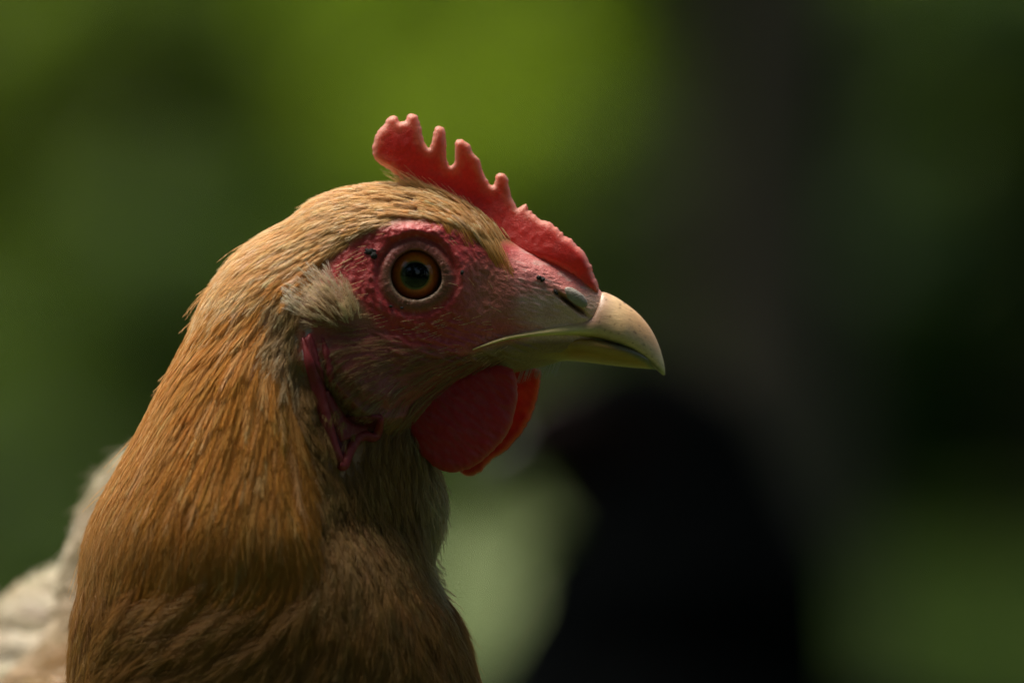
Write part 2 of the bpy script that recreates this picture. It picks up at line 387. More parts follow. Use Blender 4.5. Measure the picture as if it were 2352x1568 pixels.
def face_disp(px, py, full=True):
    d = base_disp(px, py)
    r, an = eye_r(px, py); ex, ey = px-EYE[0], py-EYE[1]
    d += 1.5*np.exp(-((ex+5)/110)**2-((ey+105)/26)**2)                              # brow
    d += -.9*np.exp(-((r-88)/8)**2)*(.3+.7*sstep(25, -25, ey))
    d += .22*np.exp(-((r-71)/12)**2)
    d += .35*np.exp(-((r-104)/13)**2)
    d += -1.2*np.exp(-((px-1110)/40)**2-((py-660)/60)**2)
    o = np.where(r < 58, -7*sstep(58, 53, r), 0); d += o
    # nostril mound and slit
    u = (px-1308)*.78+(py-683)*.62; v = -(px-1308)*.62+(py-683)*.78
    d += 1.3*np.exp(-(u/56)**2-(v/26)**2)
    us = (px-1312)*.80+(py-699)*.60; v2 = -(px-1312)*.60+(py-699)*.80
    d += -3.2*np.exp(-(us/38)**4-(v2/5.0)**2)
    d += .5*np.exp(-((px-1240)/60)**2-((py-625)/30)**2)
    if full:
        sk = softpoly(px, py, BALD, 15)
        gran = vnoise(r/7., an*13, px*0)+.6*vnoise(px/5., py/5., px*0+4)-.8
        edge = sstep(88, 104, r)*sstep(1190, 1110, px)
        d += sk*edge*.34*gran
        d += sk*sstep(1110, 1200, px)*.22*(vnoise((px+py*.3)/10., (py-px*.25)/4.5, px*0)-.5)
        rim = sstep(60, 64, r)*sstep(92, 84, r)
        d += rim*.14*(vnoise(r/22., an*30+.0*r, px*0)-.5)*2
        # wrinkles running back from the mouth
        w = softpoly(px, py, [(1240, 790), (1080, 740), (960, 740), (860, 760), (860, 830), (1180, 850)], 20)
        d += w*.4*(vnoise((px+.6*py)/30., (py-.35*px)/6., px*0)-.5)*2
    return d
BALD = [(735, 655), (770, 590), (810, 560), (850, 533), (930, 508), (1010, 510), (1075, 540), (1120, 575), (1160, 560), (1200, 560), (1376, 640), (1400, 700), (1350, 790), (1300, 850), (1180, 870), (1100, 830), (1010, 800), (930, 790), (870, 750), (835, 700), (800, 650)]
def loft(ns, nt_, disp):
    st = crom(ST, ns); th = np.linspace(0, 2*PI, nt_, endpoint=False)
    Tx, Ty, Bx, By, w = [st[:, i][:, None] for i in range(5)]
    c, s = np.cos(th)[None], np.sin(th)[None]
    px = (Tx+Bx)/2+(Tx-Bx)/2*c; py = (Ty+By)/2+(Ty-By)/2*c
    y = w*np.sign(s)*np.abs(s)**.92
    y = y+np.sign(s)*disp(px, py)*np.minimum(1, np.abs(s)*1.6)*1.0
    return px, py, y*1e-3
def grid_faces(ns, nt_, caps=True):
    i = np.arange(ns-1)[:, None]*nt_; j = np.arange(nt_)[None]; k = (j+1) % nt_
    return np.stack([i+j, i+nt_+j, i+nt_+k, i+k], -1).reshape(-1, 4)
def to_world(px, py, y):
    return np.stack([(px-1176)*1e-4+0*y, y, EYE_H+(784-py)*1e-4+0*y], -1)

HEN = empty('tan_hen', (-.09, .14, 0), 'golden tan hen with red comb seen head and neck in sharp profile', 'hen')
HO = Vector((-.09, .14, 0))
def hp(a):
    "world to the hen's local space"
    a = np.asarray(a, float); return a-np.array(HO)

# coarse copy for feather roots and measuring
px, py, y = loft(170, 128, lambda a, b: face_disp(a, b, False)*(np.hypot(a-EYE[0], b-EYE[1]) > 95)+base_disp(a, b)*(np.hypot(a-EYE[0], b-EYE[1]) <= 95))
CV = to_world(px, py, y).reshape(-1, 3); CF = grid_faces(170, 128)
bvh = BVHTree.FromPolygons([tuple(v) for v in CV], [tuple(map(int, f)) for f in CF])
def surf_y(px_, py_, default=-.01):
    p = W(px_, py_); h = bvh.ray_cast(Vector((p[0], -.5, p[2])), Vector((0, 1, 0)))
    return h[0].y if h[0] is not None else default

# torso: ellipsoids fused by a voxel remesh, joined to the neck
def ellipsoid(c, r, n=24, m_=16):
    V = []; F = []
    for i in range(m_+1):
        t = PI*i/m_
        for j in range(n): a = 2*PI*j/n; V.append((c[0]+r[0]*math.sin(t)*math.cos(a), c[1]+r[1]*math.sin(t)*math.sin(a), c[2]+r[2]*math.cos(t)))
    for i in range(m_):
        for j in range(n): F.append((i*n+j, (i+1)*n+j, (i+1)*n+(j+1) % n, i*n+(j+1) % n))
    return V, F
TORSO = [((-.095, .15, .288), (.052, .06, .06)), ((-.054, .005, .255), (.061, .068, .090)), ((-.082, .112, .318), (.029, .05, .060)), ((-.085, .10, .25), (.062, .09, .085)),
         ((-.118, .19, .252), (.072, .10, .082)), ((-.145, .27, .265), (.052, .08, .06)), ((-.175, .33, .29), (.03, .06, .045)),
         ((-.075, .15, .19), (.035, .045, .05)), ((-.13, .13, .19), (.035, .045, .05))]
def fuse(parts, vox, smooth=8):
    V, F = join(parts); me = bpy.data.meshes.new('tmp'); me.from_pydata(V, [], F); me.update()
    o = bpy.data.objects.new('tmp', me); C.objects.link(o)
    bm = bmesh.new(); bm.from_mesh(me); bmesh.ops.remove_doubles(bm, verts=bm.verts, dist=1e-6); bmesh.ops.recalc_face_normals(bm, faces=bm.faces); bm.to_mesh(me); bm.free()
    md = o.modifiers.new('r', 'REMESH'); md.mode = 'VOXEL'; md.voxel_size = vox
    ms = o.modifiers.new('s', 'SMOOTH'); ms.iterations = smooth; ms.factor = .5
    ev = o.evaluated_get(bpy.context.evaluated_depsgraph_get()); m2 = ev.to_mesh()
    v = np.empty(len(m2.vertices)*3, np.float32); m2.vertices.foreach_get('co', v); v = v.reshape(-1, 3).copy()
    f = [tuple(p.vertices) for p in m2.polygons]; ev.to_mesh_clear()
    bpy.data.objects.remove(o); bpy.data.meshes.remove(me); return v, f
tv, tf = fuse([ellipsoid(c, r) for c, r in TORSO], .005)
tbvh = BVHTree.FromPolygons([tuple(map(float, v)) for v in tv], tf)

# high-detail skin
NS, NT = 620, 420
px, py, y = loft(NS, NT, face_disp)
HV = to_world(px, py, y).reshape(-1, 3); pxf, pyf = px.ravel(), py.ravel()
def mixc(a, b, t): return a*(1-t[:, None])+np.asarray(b, float)*t[:, None]
r, an = eye_r(pxf, pyf)
N1 = fbm(pxf/40, pyf/40, HV[:, 1]*100); N2 = vnoise(pxf/9, pyf/9, HV[:, 1]*300); N3 = vnoise((pxf+pyf*.4)/22, (pyf-pxf*.3)/7, pxf*0)
col = np.tile(np.array([.26, .13, .05]), (len(pxf), 1)); col = mixc(col, [.26, .05, .035], softpoly(pxf, pyf, [(700, 720), (1180, 780), (1180, 880), (900, 980), (740, 900)], 30))                    # under the feathers
sk = softpoly(pxf, pyf, BALD, 14)
red = np.array([.44, .032, .032]); pink = np.array([.56, .16, .16]); pale = np.array([.60, .36, .27]); lid = np.array([.50, .25, .19])
s = np.tile(red, (len(pxf), 1)); GR = vnoise(r/7., an*13, r*0)+.6*vnoise(pxf/5., pyf/5., r*0+4)-.8; s = mixc(s, pink, sstep(0, .7, GR)*.5); s = mixc(s, [.30, .025, .025], sstep(-.1, -.5, GR)*.4)
s = mixc(s, [.45, .16, .11], sstep(1030, 1120, pxf)*sstep(560, 640, pyf)*.75)
s = mixc(s, [.56, .24, .20], sstep(1150, 1215, pxf)*sstep(.2, .8, N1*.5+.5*N3))
s = mixc(s, [.70, .47, .38], sstep(1170, 1240, pxf)*sstep(655, 700, pyf)*np.clip(.55+.7*(N1-.3), 0, .9)); s = mixc(s, [.58, .05, .045], sstep(24, 4, np.abs(pyf-np.interp(pxf, [1150, 1240, 1345], [545, 585, 650])))*sstep(1140, 1190, pxf)*.8)
s = mixc(s, [.66, .20, .19], sstep(1160, 1200, pxf)*sstep(690, 630, pyf)*.85)
s = mixc(s, [.66, .40, .36], sstep(.62, .85, N3)*sstep(1170, 1210, pxf)*.6)
s = mixc(s, [.48, .06, .07], softpoly(pxf, pyf, [(1240, 752), (1120, 770), (1060, 810), (1000, 800), (1030, 750), (1140, 735)], 22)*.8)
s = mixc(s, [.22, .12, .06], sstep(-4, 16, pyf-np.interp(pxf, [1080, 1160, 1250, 1340, 1400], [806, 783, 773, 773, 786]))*sstep(1060, 1100, pxf))
s = mixc(s, [.40, .10, .10], sstep(.6, .85, N1)*sstep(1180, 1120, pxf)*.0)
s = mixc(s, [.17, .070, .036], sstep(94, 72, r)*.85); s = mixc(s, [.30, .07, .06], sstep(90, 78, r)*sstep(620, 590, pyf)*.7*(1-sstep(990, 1030, pxf)))
s = mixc(s, [.28, .24, .15], sstep(67, 60, r)*sstep(620, 660, pyf)*.5)
s = mixc(s, [.02, .012, .008], sstep(59, 55, r))
u = (pxf-1312)*.80+(pyf-699)*.60; v = -(pxf-1312)*.60+(pyf-699)*.80
s = mixc(s, [.06, .02, .02], np.exp(-(u/38)**4-(v/5)**2))
s = mixc(s, [.45, .20, .10], np.exp(-((v+5)/5)**2-(u/52)**4)*.6)
s = mixc(s, [.60, .28, .06], np.exp(-((pxf-1362)/14)**2-((pyf-652)/16)**2))
s = mixc(s, [.68, .42, .27], sstep(1300, 1360, pxf)*sstep(655, 720, pyf)*.8)
col = mixc(col, np.zeros(3), np.zeros(len(pxf)))*(1-sk[:, None])+s*sk[:, None]
ear = np.exp(-((pxf-716)/26)**2-((pyf-802)/44)**2)*.8*(.5+fbm(pxf/9, pyf/16, pxf*0+3))
e2 = np.tile(np.array([.38, .42, .45]), (len(pxf), 1)); e2 = mixc(e2, [.40, .06, .07], sstep(.45, .6, fbm(pxf/14, pyf/22, pxf*0)))
col = col*(1-np.minimum(1, ear*1.5)[:, None])+e2*np.minimum(1, ear*1.5)[:, None]
HF = grid_faces(NS, NT)
capc = HV[:NT].mean(0); HV = np.vstack([HV, capc]); col = np.vstack([col, col[0]])
F1 = [tuple(map(int, f)) for f in HF]+[(len(HV)-1, j, (j+1) % NT) for j in range(NT)]
b = len(HV); AV = np.vstack([HV, tv]); ACOL = np.vstack([col, np.tile([.44, .38, .28], (len(tv), 1))*sstep(.03, .10, tv[:, 1])[:, None]+np.array([.26, .12, .03])*(1-sstep(.03, .10, tv[:, 1])[:, None])])
AF = F1+[tuple(q+b for q in f) for f in tf]
body = mesh('body', hp(AV), AF, skin_mat, HEN, col=ACOL)

# ---- flat fleshy sheets (comb, wattles): outline with its own rounded thickness
def sheet(name, poly, T, Rr, cfn, colfn, mat, parent, step=6.0, org=None, nfn=None, wr=0.0):
    P = np.array(poly, float)
    Q = crom(np.vstack([P[-2:], P, P[:2]]), len(P)*4*3)[:]
    # resample closed outline evenly
    pts = crom(np.vstack([P, P[:1]]), len(P)*12); seg = np.r_[0, np.cumsum(np.hypot(*np.diff(pts, axis=0).T))]
    n = int(seg[-1]/(step*.55)); tt = np.linspace(0, seg[-1], n, endpoint=False)
    O = np.stack([np.interp(tt, seg, pts[:, 0]), np.interp(tt, seg, pts[:, 1])], 1)
    jag = np.where((O[:, 0] > 1195) & (O[:, 1] < 640), 2.2, 1.)[:, None]
    O += jag*(np.stack([vnoise(O[:, 0]/6, O[:, 1]/6, O[:, 0]*0), vnoise(O[:, 0]/6, O[:, 1]/6, O[:, 0]*0+7)], 1)-.5)*3.0
    x0, y0 = O.min(0); x1, y1 = O.max(0)
    gx, gy = np.meshgrid(np.arange(x0, x1, step), np.arange(y0, y1, step)); gx[::2] += step/2
    gx, gy = gx.ravel(), gy.ravel(); ol = [tuple(q) for q in O]
    d = segdist(gx, gy, ol, True); k = inpoly(gx, gy, ol) & (d > step*.3)
    V2 = np.vstack([O, np.stack([gx[k], gy[k]], 1)]); dist = np.r_[np.zeros(n), d[k]]
    r_ = delaunay_2d_cdt([Vector(q) for q in V2], [(i, (i+1) % n) for i in range(n)], [], 1, 1e-4)
    V2 = np.array([tuple(q) for q in r_[0]]); tris = r_[2]; org_ = r_[3]
    dist = segdist(V2[:, 0], V2[:, 1], ol, True)
    tt = np.clip(dist/Rr, 0, 1); th = T*np.sqrt(1-(1-tt)**2)*1e-3
    if nfn is not None: th = th*nfn(V2[:, 0], V2[:, 1])
    yc = cfn(V2[:, 0], V2[:, 1]); m_ = len(V2)
    bd = dist < .02
    bump_ = (vnoise(V2[:, 0]/9, V2[:, 1]/9, V2[:, 0]*0)-.5)*.2e-3*np.clip(dist/8, 0, 1)+wr*1e-3*(vnoise((V2[:, 0]+.6*V2[:, 1])/32, (V2[:, 1]-.8*V2[:, 0])/9, V2[:, 0]*0)+.5*vnoise((V2[:, 0]+.5*V2[:, 1])/15, (V2[:, 1]-.7*V2[:, 0])/4.5, V2[:, 0]*0+5)-.75)*np.clip(dist/10, 0, 1)
    A = to_world(V2[:, 0], V2[:, 1], yc-th+bump_); B = to_world(V2[:, 0], V2[:, 1], yc+th+bump_)
    mp = np.where(bd, np.arange(m_), np.arange(m_)+m_); F = []
    for t in tris:
        t = tuple(t); F.append(t); F.append(tuple(int(mp[q]) for q in t[::-1]))
    V = np.vstack([A, B]); cc = colfn(V2[:, 0], V2[:, 1], dist); cc = np.vstack([cc, cc])
    o = mesh(name, hp(V), F, mat, parent, col=cc)
    bm = bmesh.new(); bm.from_mesh(o.data); lo = [v for v in bm.verts if not v.link_faces]; bmesh.ops.delete(bm, geom=lo, context='VERTS')
    bmesh.ops.recalc_face_normals(bm, faces=bm.faces); bm.to_mesh(o.data); bm.free(); return o
CC = [(150,430),(150,370),(175,290),(195,240),(250,195),(270,150),(300,115),(335,105),(365,120),(385,160),(430,158),(447,140),(455,105),(495,88),(540,105),(560,150),(580,220),(600,310),(625,370),(648,395),(665,365),(680,290),(695,225),(715,203),(750,203),(785,230),(795,290),(800,380),(798,480),(815,520),(835,548),(862,532),(875,480),(880,420),(875,370),(890,330),(925,315),(965,335),(1000,355),(1020,400),(1050,455),(1095,495),(1105,540),(1130,610),(1160,670),(1195,718),(1225,705),(1235,650),(1265,615),(1305,615),(1340,655),(1350,710),(1365,780),(1385,840),(1425,918),(1460,905),(1500,890),(1540,940),(1615,1010),(1700,1045),(1790,1115),(1840,1160),(1920,1215),(1985,1280),(2040,1370),(2090,1470),(2130,1568),(2150,1680),(2050,1640),(1900,1520),(1750,1430),(1600,1380),(1400,1350),(1250,1300),(1100,1130),(950,1000),(800,900),(640,820),(500,745),(400,665),(340,620),(290,580),(230,550),(190,510),(160,470)]
COMB = [(816.7+a*.2605, 238.2+b*.2605) for a, b in CC]
def comb_col(x, y_, d):
    base = np.tile(np.array([.66, .045, .034]), (len(x), 1)); n = fbm(x/22, y_/22, x*0); n2 = vnoise(x/8, y_/8, x*0+3)
    base = mixc(base, [.58, .07, .06], sstep(.5, .85, n)*.7)
    base = mixc(base, [.66, .19, .10], sstep(34, 4, d+14*(n2-.5))*sstep(600, 400, y_)*.85)
    base = mixc(base, [.76, .36, .28], sstep(15, 1, d)*.7)
    return base
sheet('comb', COMB, 1.6, 15, lambda x, y_: .0009*np.sin(x/55.)+.0006*np.sin(y_/31.)-.0005, comb_col, comb_mat, HEN, 5.0,
      nfn=lambda x, y_: 1+1.6*sstep(470, 620, y_)*sstep(1130, 1200, x)+.5*sstep(60, 0, np.abs(y_-np.interp(x, [900, 1000, 1100, 1200], [400, 440, 520, 600]))))
NW = [(1178,846),(1186,870),(1188,915),(1182,948),(1174,978),(1158,1006),(1136,1030),(1112,1052),(1092,1068),(1066,1078),(1040,1084),(1014,1078),(990,1063),(968,1040),(951,1012),(938,984),(931,965),(945,930),(985,895),(1040,868),(1100,848),(1145,838)]
FW = [(1243,850),(1241,878),(1236,908),(1228,935),(1216,965),(1198,995),(1184,1012),(1168,1030),(1148,1045),(1128,1058),(1116,1072),(1100,1086),(1080,1094),(1063,1090),(1052,1078),(1040,1040),(1050,980),(1090,900),(1150,850),(1200,838)]
def watt_col(x, y_, d):
    n = vnoise((x+y_*.6)/22, (y_-x*.8)/6, x*0); b_ = np.tile(np.array([.55, .036, .042]), (len(x), 1))
    b_ = mixc(b_, [.50, .09, .11], sstep(.3, .9, n)*.6); return mixc(b_, [.62, .14, .08], sstep(12, 1, d)*.5)
sheet('wattle', NW, 1.7, 20, lambda x, y_: -.0085-.0025*np.sin((x-930)/250*PI)*sstep(860, 1000, y_), watt_col, wattle_mat, HEN, 4.2, wr=.38)
def fwatt_col(x, y_, d):
    b_ = np.tile(np.array([.48, .03, .014]), (len(x), 1)); n = fbm(x/20, y_/20, x*0); b_ = mixc(b_, [.5, .06, .025], sstep(.4, .7, n)); return mixc(b_, [.6, .18, .06], sstep(14, 1, d)*.7)
sheet('wattle', FW, 1.3, 16, lambda x, y_: .0075+.002*np.sin((y_-850)/240*PI), fwatt_col, wattle_mat, HEN, 5, wr=.45)

# ---- beak
def beak(name, ST2, colfn, under=0, n=120, m_=72):
    st = crom(ST2, n); th = np.linspace(0, 2*PI, m_, endpoint=False)
    Tx, Ty, Bx, By, w = [st[:, i][:, None] for i in range(5)]; c, s = np.cos(th)[None], np.sin(th)[None]
    px = (Tx+Bx)/2+(Tx-Bx)/2*c; py = (Ty+By)/2+(Ty-By)/2*c
    ex_ = np.where((c < 0) != bool(under), .42, .8)
    y = np.maximum(w, .15)*np.sign(s)*np.abs(s)**ex_*((1-.32*c) if not under else (1+.25*c))*1e-3
    V = to_world(px, py, y).reshape(-1, 3); F = [tuple(map(int, f)) for f in grid_faces(n, m_)]
    V = np.vstack([V, V[:m_].mean(0), V[-m_:].mean(0)]); q = n*m_
    F += [(q, j, (j+1) % m_) for j in range(m_)]+[(q+1, q-m_+(j+1) % m_, q-m_+j) for j in range(m_)]
    P = (V[:, 0]*1e4+1176, (EYE_H-V[:, 2])*1e4+784)
    o = mesh(name, hp(V), F, beak_mat, HEN, col=colfn(*P))
    bm = bmesh.new(); bm.from_mesh(o.data); bmesh.ops.recalc_face_normals(bm, faces=bm.faces); bm.to_mesh(o.data); bm.free(); return o
def sw(x, y_, e): return -surf_y(x, y_)*1e3+e
def mouth(x): return np.interp(x, [1080, 1110, 1160, 1200, 1280, 1340, 1372, 1400, 1440, 1480, 1505, 1524], [806, 797, 782, 775, 771, 773, 778, 786, 801, 824, 846, 861])
UB = [(1086, 797, 1086, 805, sw(1086, 801, .0)), (1120, 780, 1120, 794, sw(1120, 788, .5)), (1160, 764, 1160, 783, sw(1160, 775, .6)), (1200, 755, 1200, 776, sw(1200, 768, .6)),
      (1250, 742, 1250, 772, sw(1250, 765, .6)), (1300, 728, 1296, 772, sw(1296, 757, .5)), (1338, 716, 1330, 773, sw(1330, 745, .1)), (1361, 700, 1352, 776, 7.0), (1380, 672, 1376, 779, 6.7), (1408, 679, 1400, 786, 6.7),
      (1440, 699, 1425, 794, 6.8), (1470, 724, 1447, 804, 5.8), (1496, 757, 1468, 817, 4.7), (1513, 792, 1488, 831, 3.5), (1523, 825, 1506, 847, 2.3), (1527, 846, 1517, 857, 1.3), (1527.5, 860, 1524, 862, .3)]
def ub_col(x, y_):
    n = fbm(x/30, y_/30, x*0); d = mouth(x)-y_
    c_ = np.tile(np.array([.62, .42, .22]), (len(x), 1)); c_ = mixc(c_, [.62, .34, .14], sstep(1400, 1480, x)*sstep(20, 60, d)*.8)
    c_ = mixc(c_, [.66, .52, .22], sstep(40, 10, d)*sstep(1400, 1320, x)); c_ = mixc(c_, [.70, .44, .32], sstep(60, 90, d)*sstep(1430, 1340, x)*.7)
    c_ = mixc(c_, [.58, .30, .24], sstep(1415, 1345, x)*sstep(16, 40, d)*(.6+.5*n)); c_ = mixc(c_, [.13, .13, .07], sstep(15, 5, d+8*(n-.5))*sstep(1375, 1430, x)*.85)
    c_ = mixc(c_, [.50, .42, .16], sstep(1508, 1526, x)*.7)
    sp_ = vnoise(x/3.2, y_/3.2, x*0); c_ = mixc(c_, [.18, .09, .04], sstep(.87, .95, sp_)*sstep(1320, 1400, x)*.8)
    return c_
beak('upper_beak', UB, ub_col)
LB = [(1090, 806, 1092, 822, sw(1090, 814, -.8)), (1150, 789, 1150, 832, sw(1150, 812, -.3)), (1200, 778, 1200, 838, sw(1200, 808, -.1)), (1250, 774, 1250, 836, sw(1250, 806, -.1)), (1300, 774, 1300, 829, sw(1300, 802, .1)), (1345, 776, 1345, 832, 7.2),
      (1385, 782, 1385, 837, 6.9), (1420, 789, 1420, 841, 6.5), (1455, 800, 1450, 844, 5.6), (1482, 815, 1476, 846, 4.4), (1500, 832, 1496, 847.5, 2.3), (1509, 844, 1507, 849, .6)]
def lb_col(x, y_):
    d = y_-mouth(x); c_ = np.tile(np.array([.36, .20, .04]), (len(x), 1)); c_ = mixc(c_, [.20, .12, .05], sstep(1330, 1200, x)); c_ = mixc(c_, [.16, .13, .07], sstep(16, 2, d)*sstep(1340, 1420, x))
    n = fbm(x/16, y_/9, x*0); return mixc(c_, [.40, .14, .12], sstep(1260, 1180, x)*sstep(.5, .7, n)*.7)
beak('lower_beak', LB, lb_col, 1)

# ---- eyes, nostril flap, dirt specks, ear wattle folds
ye = surf_y(EYE[0]+75, EYE[1]-40)
def uvsphere(r_, n=48, m_=32, tmax=PI):
    V = []; F = []
    for i in range(m_+1):
        t = tmax*i/m_
        for j in range(n): a = 2*PI*j/n; V.append((r_*math.sin(t)*math.cos(a), -r_*math.cos(t), r_*math.sin(t)*math.sin(a)))
    for i in range(m_):
        for j in range(n): F.append((i*n+j, i*n+(j+1) % n, (i+1)*n+(j+1) % n, (i+1)*n+j))
    return V, F
for sgn in (-1, 1):
    w0 = W(EYE[0]-1, EYE[1]+1); V, F = uvsphere(.0082)
    ec = Vector((w0[0], sgn*(abs(ye)+.0008-.0082), w0[2]))
    e = mesh('eye', V, F, eye_mat, HEN); e.location = ec-HO
    V, F = uvsphere(.00825, 40, 10, math.asin(.0029/.0082)); V = [(a+.0002, b_, c_) for a, b_, c_ in V]
    p = mesh('pupil', V, F, pupil_mat, e)
    if sgn == 1: e.rotation_euler = (0, 0, PI)
def blob(name, x, y_, rx, rz, ry, rot, mat, lift=0, jag=0, sgn=-1, col=None):
    V, F = uvsphere(1, 20, 14); yy = surf_y(x, y_); c0 = W(x, y_); out = []
    for v in V:
        q = 1+jag*(math.sin(v[0]*7+x)*math.cos(v[2]*6+y_)); a, b_ = v[0]*rx*q, v[2]*rz*q
        out.append((c0[0]+(a*math.cos(rot)-b_*math.sin(rot))*1e-4, sgn*(abs(yy)+lift*1e-4+(-v[1])*ry*1e-4), c0[2]+(a*math.sin(rot)+b_*math.cos(rot))*1e-4))
    return mesh(name, hp(out), F, mat, HEN, col=None if col is None else np.tile(col, (len(out), 1)))
for sgn in (-1, 1):
    blob('nostril_flap', 1322, 683, 33, 15, 10, -.66, skin_mat, 3, .03, sgn, (.31, .27, .23))
for x, y_, a, b_, rt in ((853, 580, 13, 7, .2), (862, 589, 8, 8, 1), (846, 578, 7, 5, 2), (1238, 638, 6, 5, 0), (1246, 643, 6, 4, .6), (1276, 671, 8, 3.5, -1), (1062, 627, 4, 6, 0), (900, 704, 5, 3, 0), (925, 708, 4, 3, 0)):
    blob('dirt_speck', x, y_, a, b_, 4, rt, dirt_mat, 2, .25)
def fold(sgn):
    parts = []
    def T(pts, rad, lift=10):
        P = crom(np.array(pts, float), 26); R_ = np.interp(np.linspace(0, 1, 26), np.linspace(0, 1, len(rad)), rad)*1.35e-4
        Q = []
        for a, b_ in P:
            w0 = W(a, b_); Q.append((w0[0], sgn*(abs(surf_y(a, b_))+lift*1e-4), w0[2]))
        parts.append(tube(Q, R_, 12))
    T([(700, 775), (716, 830), (736, 895), (752, 955), (768, 1015), (780, 1048), (788, 1062)], [1, 9, 12, 11, 10, 10, 6], 5)
    T([(783, 1064), (794, 1066), (806, 1035), (822, 1008), (840, 998), (862, 1002), (872, 985), (878, 960)], [6, 9, 9, 9, 9, 8, 8, 5], 12)
    T([(742, 765), (754, 810), (762, 850), (766, 890)], [1, 7, 8, 2], -2)
    # web between the folds
    for k in range(12):
        t = k/11; T([(752+t*40-6, 900+t*75), (772+t*40, 960+t*30), (790+t*55, 1010-t*30)], [12, 13, 12], 0)
    V, F = join(parts); V = np.array(V); n = vnoise(V[:, 0]*3000, V[:, 2]*1400, V[:, 1]*0)
    mesh('ear_lobe', hp(V), F, wattle_mat, HEN, col=mixc(np.tile(np.array([.34, .04, .045]), (len(V), 1)), [.42, .09, .09], sstep(.4, .9, n)))
fold(-1); fold(1)
EF_ = [(704,776),(722,772),(748,860),(766,925),(800,950),(850,952),(880,950),(877,985),(866,1004),(846,1001),(826,1008),(810,1032),(801,1058),(789,1070),(777,1054),(765,1012),(751,960),(736,900),(717,830)]
for sgn in (-1, 1):
    sheet('ear_flap', EF_, .6, 8, lambda x, y_: np.array([sgn*(abs(surf_y(a, b_))+.0006) for a, b_ in zip(x, y_)]), lambda x, y_, d: mixc(np.tile([.16, .018, .022], (len(x), 1)), [.34, .05, .06], sstep(14, 3, d)), wattle_mat, HEN, 6)

# ------------------------------------------------------------------ feathers: each a shaft with barbs to both sides
FLOW = np.array([(1165,620,-.25,-.97),(1120,540,-.6,-.8),(1050,465,-.88,-.45),(960,430,-1,-.12),(1000,480,-.93,-.3),(930,480,-1,.02),(860,470,-1,.12),(750,500,-.88,.42),(650,560,-.8,.6),(560,640,-.7,.72),
 (500,720,-.6,.8),(450,800,-.5,.87),(400,900,-.42,.9),(330,1000,-.4,.92),(260,1150,-.25,.97),(220,1300,-.05,1),(200,1500,0,1),
 (900,500,-.98,.2),(800,560,-.82,.57),(720,630,-.65,.76),(650,720,-.4,.92),(620,820,-.12,1),(660,950,.15,1),(690,1100,.15,1),(560,900,-.2,.98),(500,1050,-.15,1),(420,1200,-.12,1),(600,1200,.08,1),(700,1250,.0,1),
 (1150,830,-1,.2),(1050,840,-1,.28),(950,830,-1,.1),(1000,900,-.95,.4),(900,880,-.9,.45),(860,800,-.9,.1),(840,930,-.8,.6),(780,740,-.7,-.3),(700,850,-.1,1),(740,950,0,1),
 (950,1050,-.15,1),(850,1080,0,1),(985,1150,.3,.95),(1000,1250,.38,.92),(900,1200,.1,1),(800,1180,-.05,1),
 (760,1320,-.35,.94),(640,1330,-.8,.6),(520,1380,-.9,.45),(400,1420,-.9,.45),(300,1500,-.8,.6),(600,1450,-.75,.66),(820,1450,-.1,1),(1000,1400,.4,.92),(1060,1500,.42,.9),(700,1550,-.5,.85),(450,1550,-.8,.6)], float)
def flow(px, py):
    d2 = (px[:, None]-FLOW[None, :, 0])**2+(py[:, None]-FLOW[None, :, 1])**2
    w = 1/(d2+900)**1.6; v = w@FLOW[:, 2:]; v /= np.linalg.norm(v, axis=1)[:, None]+1e-9
    a = (fbm(px/55., py/55., px*0+2.5, 2)-.5)*.7+(vnoise(px/18., py/18., px*0+8)-.5)*.12; a = a*sstep(560, 760, py)
    v = np.stack([v[:, 0]*np.cos(a)-v[:, 1]*np.sin(a), v[:, 0]*np.sin(a)+v[:, 1]*np.cos(a)], 1)
    return np.stack([v[:, 0], np.zeros(len(px)), -v[:, 1]], 1)
def nearest(tree_, P):
    Q = np.empty_like(P); N = np.empty_like(P)
    for i in range(len(P)):
        q, n, _, _ = tree_.find_nearest(P[i]); Q[i] = q; N[i] = n
    return Q, N
def norm(a): return a/(np.linalg.norm(a, axis=-1, keepdims=True)+1e-12)
def sample_surface(V, F, n):
    a, b_, c_, d_ = [V[F[:, i]] for i in range(4)]; ar = np.linalg.norm(np.cross(c_-a, d_-b_), axis=1)
    k = rng.choice(len(F), n, p=ar/ar.sum()); u, v = rng.random((2, n, 1))
    return (a[k]*(1-u)+b_[k]*u)*(1-v)+(d_[k]*(1-u)+c_[k]*u)*v
